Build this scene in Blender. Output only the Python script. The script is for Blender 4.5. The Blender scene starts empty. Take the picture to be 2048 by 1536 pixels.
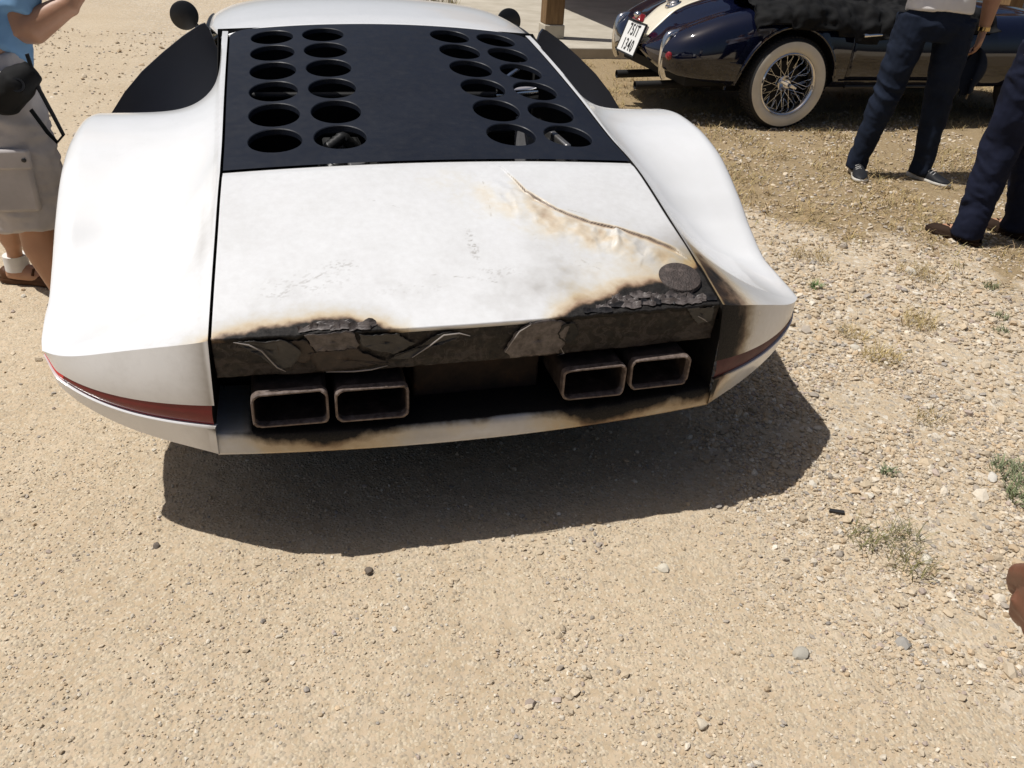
import bpy, bmesh, math, random
import numpy as np
from mathutils import Vector, Matrix
R = math.radians
random.seed(7); RNG = np.random.default_rng(11)
scene = bpy.context.scene
COL = scene.collection

# ------------------------------------------------------------------ camera
cam_d = bpy.data.cameras.new('camera'); cam = bpy.data.objects.new('camera', cam_d); COL.objects.link(cam)
cam_d.sensor_width = 36.0; cam_d.lens = 36.0 * 1657 / 2048; cam_d.clip_start = 0.05; cam_d.clip_end = 400
yaw, pit, rol = R(16.4), R(30.6), R(3.35)
fw = Vector((math.sin(yaw) * math.cos(pit), math.cos(yaw) * math.cos(pit), -math.sin(pit)))
rt = Vector((math.cos(yaw), -math.sin(yaw), 0)); up = rt.cross(fw)
r2 = rt * math.cos(rol) + up * math.sin(rol); u2 = up * math.cos(rol) - rt * math.sin(rol)
cam.matrix_world = Matrix(((r2.x, u2.x, -fw.x, -0.41), (r2.y, u2.y, -fw.y, -1.855), (r2.z, u2.z, -fw.z, 1.41), (0, 0, 0, 1)))
scene.camera = cam

# ------------------------------------------------------------------ sky and sun
SUN_TO = Vector((-0.445, 0.115, 1.0)).normalized()
world = bpy.data.worlds.new('World'); scene.world = world; world.use_nodes = True
wn = world.node_tree; wn.nodes.clear()
sky = wn.nodes.new('ShaderNodeTexSky'); sky.sky_type = 'NISHITA'; sky.sun_disc = False
sky.sun_elevation = math.asin(SUN_TO.z); sky.sun_rotation = math.atan2(SUN_TO.x, SUN_TO.y)
sky.dust_density = 3.0; sky.air_density = .8; sky.ozone_density = .6
bg = wn.nodes.new('ShaderNodeBackground'); bg.inputs['Strength'].default_value = 0.062
wo = wn.nodes.new('ShaderNodeOutputWorld')
wn.links.new(sky.outputs[0], bg.inputs[0]); wn.links.new(bg.outputs[0], wo.inputs[0])
sd = bpy.data.lights.new('sun', 'SUN'); sd.energy = 5.0; sd.angle = R(0.5); sd.color = (1.0, 0.97, 0.925)
sun = bpy.data.objects.new('sun', sd); COL.objects.link(sun)
sun.rotation_euler = SUN_TO.to_track_quat('Z', 'Y').to_euler()
scene.view_settings.view_transform = 'Standard'; scene.view_settings.look = 'None'
scene.view_settings.gamma = 1.0; scene.view_settings.use_curve_mapping = False
scene.view_settings.exposure = -0.18
scene.cycles.max_bounces = 8; scene.cycles.caustics_reflective = False; scene.cycles.caustics_refractive = False

# ------------------------------------------------------------------ numpy noise
def _h(ix, iy, iz, seed):
    n = (ix.astype(np.int64) * 374761393 + iy.astype(np.int64) * 668265263 + iz.astype(np.int64) * 2147483647 + seed * 974634777) & 0xFFFFFFFF
    n = ((n ^ (n >> 13)) * 1274126177) & 0xFFFFFFFF
    return ((n ^ (n >> 16)) & 0xFFFF) / 65535.0
def vnoise(x, y, z=0.0, seed=0):
    x, y, z = np.broadcast_arrays(np.asarray(x, float), np.asarray(y, float), np.asarray(z, float))
    fx, fy, fz = np.floor(x), np.floor(y), np.floor(z)
    tx, ty, tz = x - fx, y - fy, z - fz
    tx = tx * tx * (3 - 2 * tx); ty = ty * ty * (3 - 2 * ty); tz = tz * tz * (3 - 2 * tz)
    o = 0
    for i in (0, 1):
        for j in (0, 1):
            for k in (0, 1):
                o = o + _h(fx + i, fy + j, fz + k, seed) * (tx if i else 1 - tx) * (ty if j else 1 - ty) * (tz if k else 1 - tz)
    return o
def fbm(x, y, z=0.0, seed=0, oct=4):
    s, a, t = 0, 0.5, 0
    for k in range(oct):
        s = s + a * vnoise(np.asarray(x) * 2 ** k, np.asarray(y) * 2 ** k, np.asarray(z) * 2 ** k, seed + k); t += a; a *= 0.5
    return s / t
def sstep(a, b, x):
    t = np.clip((np.asarray(x, float) - a) / (b - a), 0, 1); return t * t * (3 - 2 * t)
def pdist(x, y, pts):
    """distance to a polyline and signed side"""
    best = np.full(np.shape(x), 1e9); side = np.zeros(np.shape(x)); par = np.zeros(np.shape(x))
    n = len(pts) - 1
    for i in range(n):
        ax, ay = pts[i]; bx, by = pts[i + 1]; dx, dy = bx - ax, by - ay
        t = np.clip(((x - ax) * dx + (y - ay) * dy) / (dx * dx + dy * dy), 0, 1)
        d = np.hypot(x - ax - t * dx, y - ay - t * dy)
        m = d < best
        best = np.where(m, d, best); side = np.where(m, dx * (y - ay) - dy * (x - ax), side); par = np.where(m, (i + t) / n, par)
    return best, np.sign(side), par
def crom(ts, vs, t):
    """smooth (pchip-like) interpolation"""
    ts = np.asarray(ts, float); vs = np.asarray(vs, float); t = np.asarray(t, float)
    h = np.diff(ts); d = np.diff(vs) / h; m = np.zeros(len(ts)); m[0] = d[0]; m[-1] = d[-1]
    for i in range(1, len(ts) - 1):
        m[i] = 0 if d[i - 1] * d[i] <= 0 else 2 * d[i - 1] * d[i] / (d[i - 1] + d[i])
    i = np.clip(np.searchsorted(ts, t) - 1, 0, len(ts) - 2); u = np.clip((t - ts[i]) / h[i], 0, 1)
    return ((2 * u**3 - 3 * u**2 + 1) * vs[i] + (u**3 - 2 * u**2 + u) * h[i] * m[i] + (-2 * u**3 + 3 * u**2) * vs[i + 1] + (u**3 - u**2) * h[i] * m[i + 1])

# ------------------------------------------------------------------ object helpers
def tag(o, label, cat=None, group=None, kind=None):
    if label: o['label'] = label
    if cat: o['category'] = cat
    if group: o['group'] = group
    if kind: o['kind'] = kind
    return o
def thing(name, label, cat, loc=(0, 0, 0), group=None):
    o = bpy.data.objects.new(name, None); COL.objects.link(o); o.location = loc; o.empty_display_size = 0.1
    return tag(o, label, cat, group)
def link(name, me, mat=None, parent=None):
    o = bpy.data.objects.new(name, me); COL.objects.link(o)
    if mat is not None and not me.materials: me.materials.append(mat)
    if parent is not None:
        o.parent = parent
        p = parent; off = Vector((0, 0, 0))
        while p is not None: off += p.location; p = p.parent
        o.location = -off          # meshes are written in world coordinates
    return o
def mesh(name, verts, faces, smooth=True):
    me = bpy.data.meshes.new(name)
    verts = np.asarray(verts, float).reshape(-1, 3)
    if isinstance(faces, np.ndarray):
        n, k = faces.shape
        me.vertices.add(len(verts)); me.vertices.foreach_set('co', verts.ravel())
        me.loops.add(n * k); me.loops.foreach_set('vertex_index', faces.ravel().astype(np.int32))
        me.polygons.add(n); me.polygons.foreach_set('loop_start', np.arange(0, n * k, k, dtype=np.int32))
        me.polygons.foreach_set('loop_total', np.full(n, k, dtype=np.int32))
        me.update(calc_edges=True); me.validate()
    else:
        me.from_pydata([tuple(v) for v in verts], [], faces)
    me.polygons.foreach_set('use_smooth', np.full(len(me.polygons), smooth, dtype=bool)); me.update()
    return me
def fix_normals(me):
    b = bmesh.new(); b.from_mesh(me); bmesh.ops.recalc_face_normals(b, faces=b.faces); b.to_mesh(me); b.free()
def paint(me, name, rgba):
    rgba = np.asarray(rgba, np.float32).reshape(len(me.vertices), -1)
    if rgba.shape[1] == 3: rgba = np.concatenate([rgba, np.ones((len(rgba), 1), np.float32)], 1)
    a = me.color_attributes.new(name, 'FLOAT_COLOR', 'POINT'); a.data.foreach_set('color', rgba.ravel())
def grid_faces(nu, nv, close_u=False, close_v=False):
    i = np.arange(nu if close_u else nu - 1)[:, None]; j = np.arange(nv if close_v else nv - 1)[None, :]
    i2 = (i + 1) % nu; j2 = (j + 1) % nv
    a = i * nv + j; b = i2 * nv + j; c = i2 * nv + j2; d = i * nv + j2
    return np.stack(np.broadcast_arrays(a, b, c, d), -1).reshape(-1, 4)
def grid_mesh(name, P, flip=False, smooth=True, **k):
    nu, nv = P.shape[:2]; f = grid_faces(nu, nv, **k)
    if flip: f = f[:, ::-1]
    return mesh(name, P.reshape(-1, 3), f, smooth)
def part(name, P, mat, parent, flip=False, thick=0.0, smooth=True, **k):
    o = link(name, grid_mesh(name, np.asarray(P, float), flip, smooth, **k), mat, parent)
    if thick:
        m = o.modifiers.new('s', 'SOLIDIFY'); m.thickness = thick; m.offset = -1
    return o
class MB:
    def __init__(s): s.v = []; s.f = []
    def add(s, v, f):
        n = len(s.v); s.v += [tuple(map(float, q)) for q in v]; s.f += [[n + i for i in q] for q in f]; return s
    def box(s, a, b, M=None):
        (x0, y0, z0), (x1, y1, z1) = a, b
        v = [Vector(q) for q in ((x0, y0, z0), (x1, y0, z0), (x1, y1, z0), (x0, y1, z0), (x0, y0, z1), (x1, y0, z1), (x1, y1, z1), (x0, y1, z1))]
        if M is not None: v = [M @ q for q in v]
        return s.add(v, [(0, 3, 2, 1), (4, 5, 6, 7), (0, 1, 5, 4), (1, 2, 6, 5), (2, 3, 7, 6), (3, 0, 4, 7)])
    def tube(s, pts, rad, n=10, cap=True, sq=1.0, ref=(0, 0, 1)):
        pts = [Vector(p) for p in pts]; rad = rad if hasattr(rad, '__len__') else [rad] * len(pts)
        v = []; m = len(pts)
        for i, p in enumerate(pts):
            t = (pts[min(i + 1, m - 1)] - pts[max(i - 1, 0)]).normalized()
            rf = Vector(ref)
            if abs(t.dot(rf)) > 0.95: rf = Vector((1, 0, 0)) if abs(t.x) < 0.9 else Vector((0, 1, 0))
            a = t.cross(rf).normalized(); b = t.cross(a).normalized()
            r = rad[i]; ra, rb = r if hasattr(r, '__len__') else (r, r * sq)
            for k in range(n):
                w = 2 * math.pi * k / n; v.append(p + a * (ra * math.cos(w)) + b * (rb * math.sin(w)))
        f = [(i * n + k, (i + 1) * n + k, (i + 1) * n + (k + 1) % n, i * n + (k + 1) % n) for i in range(m - 1) for k in range(n)]
        if cap: f += [tuple(range(n)), tuple(reversed(range((m - 1) * n, m * n)))]
        return s.add(v, f)
    def ball(s, c, r, n=12, m=8, M=None):
        r = r if hasattr(r, '__len__') else (r, r, r); v = []
        for i in range(m + 1):
            a = math.pi * i / m
            for k in range(n):
                w = 2 * math.pi * k / n; q = Vector((r[0] * math.sin(a) * math.cos(w), r[1] * math.sin(a) * math.sin(w), r[2] * math.cos(a)))
                if M is not None: q = M @ q
                v.append(Vector(c) + q)
        return s.add(v, [(i * n + k, (i + 1) * n + k, (i + 1) * n + (k + 1) % n, i * n + (k + 1) % n) for i in range(m) for k in range(n)])
    def lathe(s, prof, c, axis, n=48):
        ax = Vector(axis).normalized(); a = ax.orthogonal().normalized(); b = ax.cross(a); v = []; m = len(prof)
        for (r, h) in prof:
            for k in range(n):
                w = 2 * math.pi * k / n; v.append(Vector(c) + ax * h + (a * math.cos(w) + b * math.sin(w)) * r)
        return s.add(v, [(i * n + k, (i + 1) * n + k, (i + 1) * n + (k + 1) % n, i * n + (k + 1) % n) for i in range(m - 1) for k in range(n)])
    def mesh(s, name, smooth=True, weld=True):
        me = mesh(name, s.v, s.f, smooth); b = bmesh.new(); b.from_mesh(me)
        if weld: bmesh.ops.remove_doubles(b, verts=b.verts, dist=1e-5)
        bmesh.ops.recalc_face_normals(b, faces=b.faces); b.to_mesh(me); b.free(); return me
    def obj(s, name, mat, parent=None, smooth=True, bevel=0.0, auto=None):
        o = link(name, s.mesh(name, smooth), mat, parent)
        if bevel:
            m = o.modifiers.new('b', 'BEVEL'); m.width = bevel; m.segments = 2; m.limit_method = 'ANGLE'; m.angle_limit = R(40)
        if smooth: sharp(o.data, auto or 40)
        return o
def sharp(me, ang=40):
    me.set_sharp_from_angle(angle=R(ang))
def copy_tree(o, parent=None):
    c = o.copy(); COL.objects.link(c); c.parent = parent
    for ch in o.children: copy_tree(ch, c)
    return c

# ------------------------------------------------------------------ materials
class NT:
    def __init__(s, name):
        s.m = bpy.data.materials.new(name); s.m.use_nodes = True; s.t = s.m.node_tree; s.t.nodes.clear()
        s.out = s.n('ShaderNodeOutputMaterial'); s.b = s.n('ShaderNodeBsdfPrincipled'); s.l(s.b.outputs[0], s.out.inputs[0])
    def n(s, t, **k):
        q = s.t.nodes.new(t)
        for a, v in k.items(): setattr(q, a, v)
        return q
    def l(s, a, b): s.t.links.new(a, b)
    def coord(s, kind='Object'): return s.n('ShaderNodeTexCoord').outputs[kind]
    def noise(s, scale, detail=4, rough=.55, vec=None, dist=0):
        q = s.n('ShaderNodeTexNoise'); q.inputs['Scale'].default_value = scale; q.inputs['Detail'].default_value = detail
        q.inputs['Roughness'].default_value = rough; q.inputs['Distortion'].default_value = dist
        s.l(vec if vec is not None else s.coord(), q.inputs['Vector']); return q.outputs['Fac']
    def vor(s, scale, feature='F1', out='Distance', vec=None, rnd=1.0):
        q = s.n('ShaderNodeTexVoronoi'); q.feature = feature; q.inputs['Scale'].default_value = scale; q.inputs['Randomness'].default_value = rnd
        s.l(vec if vec is not None else s.coord(), q.inputs['Vector']); return q.outputs[out]
    def ramp(s, fac, stops, interp='LINEAR'):
        q = s.n('ShaderNodeValToRGB'); e = q.color_ramp; e.interpolation = interp
        while len(e.elements) < len(stops): e.elements.new(0.5)
        for el, (p, c) in zip(e.elements, stops):
            el.position = p; el.color = (c, c, c, 1) if not hasattr(c, '__len__') else (*c, 1)
        s.l(fac, q.inputs[0]); return q.outputs[0]
    def mix(s, fac, a, b, typ='MIX'):
        q = s.n('ShaderNodeMix', data_type='RGBA', blend_type=typ)
        for i, v in ((0, fac), (6, a), (7, b)):
            if hasattr(v, 'node'): s.l(v, q.inputs[i])
            else: q.inputs[i].default_value = v if i == 0 else ((*v, 1) if hasattr(v, '__len__') else (v, v, v, 1))
        return q.outputs[2]
    def math(s, op, a, b=0.0, clamp=False):
        q = s.n('ShaderNodeMath', operation=op, use_clamp=clamp)
        for i, v in ((0, a), (1, b)):
            if hasattr(v, 'node'): s.l(v, q.inputs[i])
            else: q.inputs[i].default_value = v
        return q.outputs[0]
    def attr(s, name, ch=None):
        q = s.n('ShaderNodeAttribute', attribute_name=name)
        if ch is None: return q.outputs['Color']
        p = s.n('ShaderNodeSeparateColor'); s.l(q.outputs['Color'], p.inputs[0]); return p.outputs[ch]
    def bump(s, h, strength=.3, dist=.01, prev=None):
        q = s.n('ShaderNodeBump'); q.inputs['Strength'].default_value = strength; q.inputs['Distance'].default_value = dist
        s.l(h, q.inputs['Height'])
        if prev is not None: s.l(prev, q.inputs['Normal'])
        s.l(q.outputs[0], s.b.inputs['Normal']); return q.outputs[0]
    def set(s, **k):
        for a, v in k.items():
            i = s.b.inputs[a.replace('_', ' ')]
            if hasattr(v, 'node'): s.l(v, i)
            else: i.default_value = (*v, 1) if hasattr(v, '__len__') and len(v) == 3 else v
        return s
def simple(name, col, rough=.5, metal=0.0, var=.15, scale=20, bump=0.0, bscale=None, **k):
    n = NT(name); f = n.noise(scale, 5)
    lo = tuple(c * (1 - var) for c in col); hi = tuple(min(1, c * (1 + var)) for c in col)
    n.set(Base_Color=n.ramp(f, [(.3, lo), (.7, hi)]), Roughness=rough, Metallic=metal, **k)
    if bump: n.bump(n.noise(bscale or scale * 8, 6), bump, .004)
    return n.m
M = {}
# white car paint with soot (R), brown scorch (G), grey smoke (B) and painted shut-line shade carried by the attribute "burn"
n = NT('white_paint_burnt')
ns = n.noise(55, 6, .65); nb = n.noise(14, 5); nf = n.noise(260, 3)
def broken(ch, amt, lo, hi):
    v = n.math('ADD', n.attr('burn', ch), n.math('MULTIPLY', n.math('SUBTRACT', ns, .5), amt)); return n.ramp(v, [(lo, 0.0), (hi, 1.0)])
soot = broken('Red', .38, .12, .66); brown = broken('Green', .24, .05, .90); smoke = broken('Blue', .22, .04, .85)
base = n.mix(n.ramp(nb, [(.35, 0), (.75, 1)]), (.765, .77, .775), (.735, .74, .74))
c1 = n.mix(n.math('MULTIPLY', smoke, .92), base, (.17, .135, .095))
c2 = n.mix(brown, c1, n.ramp(brown, [(0, (.80, .70, .40)), (.35, (.70, .47, .14)), (.72, (.30, .155, .05)), (1, (.05, .026, .012))]))
c3 = n.mix(soot, c2, n.ramp(nf, [(.3, (.008, .008, .008)), (.75, (.028, .024, .021))]))
n.set(Base_Color=c3, Roughness=n.ramp(soot, [(0, .26), (.6, .55), (1, .65)]), Coat_Weight=n.ramp(soot, [(0, .55), (.4, 0)]), Coat_Roughness=.08, Specular_IOR_Level=n.ramp(soot, [(0, .5), (1, .2)]))
n.bump(n.math('MULTIPLY', n.noise(190, 6, .7), n.math('ADD', soot, .02)), .35, .003)
M['paint'] = n.m
# charred band: bare scorched metal with lilac-grey, brown and black patches
n = NT('charred_metal')
a = n.noise(9, 6, .6, dist=.6); b = n.vor(11, 'F1', 'Color'); bs = n.n('ShaderNodeSeparateColor'); n.l(b, bs.inputs[0]); d = n.noise(70, 6, .7)
col = n.ramp(a, [(.30, (.012, .010, .009)), (.46, (.015, .011, .008)), (.58, (.028, .021, .017)), (.72, (.08, .065, .060)), (.85, (.04, .027, .02))])
col = n.mix(n.ramp(d, [(.35, .5), (.65, 0)]), col, (.010, .009, .008))
f2_ = n.noise(28, 6, .7, dist=1.2); col = n.mix(n.ramp(f2_, [(.50, 0), (.56, .75), (.66, .2)]), col, (.055, .045, .041)); col = n.mix(n.ramp(f2_, [(.36, .8), (.44, 0)]), col, (.006, .006, .006)); spk = n.vor(120, 'F1', 'Distance'); col = n.mix(n.math('MULTIPLY', n.ramp(spk, [(.0, 1), (.10, 0)]), n.ramp(n.noise(5, 3), [(.52, 0), (.62, .6)])), col, (.45, .36, .2))
n.set(Base_Color=col, Roughness=n.ramp(d, [(.3, .45), (.7, .8)]), Specular_IOR_Level=.35)
n.bump(d, .5, .003); M['char'] = n.m
n = NT('soot_black'); d = n.noise(60, 5); n.set(Base_Color=n.ramp(d, [(.3, (.004, .004, .004)), (.7, (.014, .012, .010))]), Roughness=.7); n.bump(d, .3, .003); M['soot'] = n.m
n = NT('peeled_paint_grey'); d = n.noise(45, 6, .65); n.set(Base_Color=n.ramp(d, [(.3, (.035, .028, .025)), (.52, (.105, .088, .082)), (.75, (.19, .165, .155))]), Roughness=.55); n.bump(d, .4, .003); M['peel'] = n.m
n = NT('peeled_paint_dark'); d = n.noise(35, 6, .65); n.set(Base_Color=n.ramp(d, [(.3, (.009, .0085, .009)), (.6, (.028, .026, .026)), (.8, (.065, .058, .056))]), Roughness=.38); n.bump(d, .6, .004); M['peel_dark'] = n.m
n = NT('peeled_paint_brown'); d = n.noise(40, 6, .65); n.set(Base_Color=n.ramp(d, [(.3, (.014, .009, .006)), (.6, (.042, .028, .020)), (.8, (.085, .06, .045))]), Roughness=.6); n.bump(d, .5, .003); M['peel_brown'] = n.m
n = NT('matte_navy_panel'); d = n.noise(6, 5); e = n.noise(420, 2); sc_ = n.noise(30, 6, .7)
n.set(Base_Color=n.mix(n.ramp(sc_, [(.60, 0), (.78, .12)]), n.ramp(d, [(.3, (.0062, .0082, .0145)), (.7, (.0085, .011, .0185))]), (.05, .055, .065)), Roughness=n.ramp(sc_, [(.4, .46), (.7, .62)]), Specular_IOR_Level=.28); n.bump(e, .05, .001); M['navy'] = n.m
n = NT('dull_black_panel'); d = n.noise(6, 5)
n.set(Base_Color=n.ramp(d, [(.3, (.013, .0165, .028)), (.7, (.018, .022, .036))]), Roughness=.5, Specular_IOR_Level=.4); M['bulk'] = n.m
M['black'] = simple('black_plastic', (.012, .012, .013), .4)
M['bay'] = simple('engine_bay_black', (.006, .006, .006), .8)
M['pipe'] = NT('scorched_pipe'); n = M['pipe']; d = n.noise(30, 6, .65)
n.set(Base_Color=n.ramp(d, [(.3, (.022, .015, .011)), (.55, (.06, .042, .033)), (.75, (.13, .10, .085))]), Roughness=.65, Metallic=.3); n.bump(d, .5, .003); M['pipe'] = n.m
n = NT('pipe_rim_ash'); d = n.noise(60, 6, .65); n.set(Base_Color=n.ramp(d, [(.3, (.05, .035, .027)), (.5, (.16, .12, .10)), (.75, (.27, .22, .195))]), Roughness=.6, Metallic=.2); n.bump(d, .5, .002); M['rim_ash'] = n.m
n = NT('rusty_box'); d = n.noise(22, 6, .65); n.set(Base_Color=n.ramp(d, [(.3, (.012, .008, .005)), (.6, (.040, .022, .012)), (.8, (.09, .045, .02))]), Roughness=.8); M['rustbox'] = n.m
n = NT('tail_lamp_red'); d = n.noise(8, 4); n.set(Base_Color=n.ramp(d, [(.3, (.13, .005, .007)), (.7, (.18, .010, .011))]), Roughness=.3, Coat_Weight=.25, Specular_IOR_Level=.3); M['lamp'] = n.m
n = NT('reflector_red'); d = n.vor(160); n.set(Base_Color=(.62, .012, .02), Roughness=.2, Coat_Weight=.5); n.bump(d, .2, .002); M['reflector'] = n.m
n = NT('tail_lamp_smoked'); d = n.noise(20, 5); n.set(Base_Color=n.ramp(d, [(.35, (.07, .012, .016)), (.7, (.12, .035, .036))]), Roughness=.5, Specular_IOR_Level=.3); M['lamp_burnt'] = n.m
M['tyre'] = simple('tyre_rubber', (.018, .018, .018), .8, bump=.3, bscale=80)
M['chrome'] = simple('chrome', (.75, .75, .76), .12, 1.0, var=.03)
M['steel'] = simple('worn_steel', (.32, .31, .30), .4, .9)
M['aluminium'] = simple('cast_aluminium', (.35, .35, .36), .5, .6)
M['redpaint'] = simple('crackle_red', (.018, .003, .003), .7)
M['hose'] = simple('black_hose', (.01, .01, .01), .45)
n = NT('window_glass'); n.set(Base_Color=(.55, .57, .55), Roughness=.03, Transmission_Weight=.9, IOR=1.2); M['glass'] = n.m
M['tan'] = simple('tan_leather', (.36, .27, .16), .6)
n = NT('burnt_disc'); v_ = n.vor(230); d = n.noise(24, 6, .65); e = n.noise(110, 4, .7)
n.set(Base_Color=n.mix(n.ramp(e, [(.45, 0), (.6, .8)]), n.ramp(d, [(.32, (.018, .014, .012)), (.55, (.07, .052, .045)), (.75, (.15, .12, .105))]), (.03, .022, .018)), Roughness=.7); n.bump(n.math('ADD', v_, e), .45, .004); M['disc'] = n.m
M['ash'] = simple('ash_grey_edge', (.30, .27, .25), .7)
# ================================================================== the burnt white wedge car (thing > parts), tail towards the camera
car = thing('wedge_sports_car', 'low white wedge sports car with scorched, charred tail and black perforated engine cover', 'car', (0, 1.9, 0))
ZC_Y = [-.30, -.22, .08, .37, .545, .9, 1.42, 1.55, 1.8]; ZC = [.556, .587, .687, .772, .797, .862, .942, .957, .975]
def deckz(x, y): return crom(ZC_Y, ZC, y) - np.interp(y, [-.22, .37, .545, 1.42], [.04, .05, .06, .10]) * np.asarray(x) ** 2
def hw(y): return np.interp(y, [-.25, .37, 1.55], [.594, .567, .560])
def yedge(x): return -.215 - .024 * (1 - (np.asarray(x) / .594) ** 2)
def ylip(x): return -.213 - .046 * (1 - (np.asarray(x) / .607) ** 2)
CRACK = [(.155, .345), (.169, .324), (.204, .213), (.267, .136), (.347, .081), (.409, .059), (.491, .016), (.545, -.026), (.588, -.09)]
SB_X = [-.60, -.571, -.47, -.407, -.354, -.301, -.238, -.19, .13, .185, .255, .342, .427, .484, .583, .64]
SB_Y = [-.236, -.222, -.205, -.196, -.193, -.205, -.224, -.245, -.25, -.232, -.206, -.172, -.152, -.143, -.085, -.05]
def burn_top(x, y):
    """soot, scorch and smoke stains on the upward faces"""
    n1 = fbm(x * 22, y * 22, 0, 3); n2 = fbm(x * 70, y * 70, 0, 9); n3 = fbm(x * 7, y * 9, 0, 21); n4 = fbm(x * 45 + y * 20, y * 90, 0, 33)
    wob = (n1 - .5) * .03 + (n2 - .5) * .014
    b = np.interp(x, SB_X, SB_Y) + wob * .7
    d = y - b
    rgt = sstep(.10, .2, x); lft = sstep(-.12, -.24, x)
    act = np.clip(rgt + lft, 0, 1)
    inside = sstep(.60, .588, x)
    soot = sstep(.022, -.014, d) * act * inside
    br = np.exp(-np.clip(d, 0, 9) / (.020 + .03 * n1 * rgt)) * act * .95 * inside
    # right corner haze running up the shut line and over on to the fender
    xr = np.abs(x - .598)
    win = sstep(.30, -.10, y) * sstep(-.2, .2, x)
    sm = np.exp(-xr / np.where(x < .598, .13 + .10 * n3, .05 + .06 * n3)) * win * .95 * np.where(x < .598, sstep(.34, -.18, y) * 1.15, 1)
    k = sstep(.594, .604, x)
    crn = np.exp(-((np.clip(x - .60 - .25 * np.clip(-y, 0, .25), 0, 9) / .06) ** 2) - (np.clip(y + .15, 0, 9) / .16) ** 2) * k
    soot = np.maximum(soot, crn * (.34 + 1.1 * (n1 - .2)))
    br = np.maximum(br, np.exp(-((np.clip(x - .60, 0, 9) / .11) ** 2) - (np.clip(y + .16, 0, 9) / .20) ** 2) * k * .95 * (.5 + .8 * n3))
    stp = np.exp(-((x - .625) / .012) ** 2 - ((y + .02) / .018) ** 2); br = np.maximum(br, stp * .9)
    # crack
    dc, sd, par = pdist(x, y, CRACK)
    lo = sd < 0
    along = sstep(.12, .25, par) * sstep(1.0, .80, par)
    e = np.where(lo, np.maximum(np.exp(-dc / (.004 + .011 * np.clip(n1 * 1.8 - .4, 0, 1) * sstep(.2, .5, par))) * .9, np.exp(-dc / .035) * (.24 + .50 * np.clip(n1 * 1.8 - .5, 0, 1))), np.exp(-dc / .0035) * .85) * along
    br = np.maximum(br, e)
    hl = np.exp(-(dc / .0021) ** 2) * sstep(.0, .06, par) * (.45 + .4 * along); soot = np.maximum(soot, hl * .75)
    # yellowed blistered skin below the crack
    yl = np.exp(-(((x - .335) * .8 + (y - .05) * .5) / .15) ** 2 - (((y - .05) * .9 - (x - .335) * -.45) / .085) ** 2)
    br = np.maximum(br, yl * (.20 + .50 * np.clip(n1 * 1.9 - .55, 0, 1)) * np.where(lo, 1, .35))
    yl2 = np.exp(-((x - .42) / .16) ** 2 - ((y + .10) / .07) ** 2); br = np.maximum(br, yl2 * .34 * n3 * 1.6)
    # smoke film and smudges low on the deck
    low = sstep(.16, -.22, y)
    sm = np.maximum(sm, low * (.12 + .5 * np.clip(n3 * 1.9 - .62, 0, 1) + .25 * np.clip(n1 * 2 - .9, 0, 1)) * (.6 + .4 * rgt) * sstep(.66, .58, np.abs(x)))
    sm = np.maximum(sm, np.exp(-np.clip(d, 0, 9) / .05) * act * .6 * inside)
    for (cx, cy, rx, ry, a) in ((.02, .015, .014, .06, .7), (-.30, -.03, .05, .02, .5), (-.44, -.10, .07, .03, .4), (.06, -.09, .08, .03, .4), (-.38, -.08, .14, .05, .35), (.28, -.07, .08, .03, .4), (-.15, -.12, .12, .03, .3), (.18, .02, .03, .05, .35)):
        sm = np.maximum(sm, np.exp(-((x - cx) / rx) ** 2 - ((y - cy) / ry) ** 2) * a * np.clip((fbm(x * 120 + y * 60, y * 240, cx, 35) - .5) * 6, 0, 1))
    sm = np.maximum(sm, np.exp(-np.abs(y - .372) / .02) * .22 * n1 * sstep(.57, .55, np.abs(x)))
    for (ax, ay, bx_, by_) in ((.02, .045, .03, -.01), (-.10, -.08, .06, -.12), (.20, .0, .33, -.10), (-.46, -.12, -.22, .02), (.10, .28, .09, .12), (.30, .13, .48, .06), (-.2, .2, -.13, .16), (.05, .47, .02, .54)):
        ds, _, _ = pdist(x, y, [(ax, ay), ((ax + bx_) / 2 + .004, (ay + by_) / 2 + .003), (bx_, by_)]); sm = np.maximum(sm, np.exp(-(ds / .0022) ** 2) * .5 * np.clip(n2 * 3 - 1.1, 0, 1))
    sm = np.maximum(sm, .05 * np.clip(n3 * 2 - .8, 0, 1)); sm = np.maximum(sm, (.085 + .10 * n3 + .10 * rgt * sstep(.35, 0, y)) * sstep(.596, .59, np.abs(x)))
    # grime along the left shut line
    sm = np.maximum(sm, np.exp(-np.abs(x + .615) / .02) * .16 * n3 * 2 * sstep(.45, .2, y))
    return np.stack([np.clip(soot, 0, 1), np.clip(br, 0, 1), np.clip(sm, 0, 1)], -1)
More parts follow.
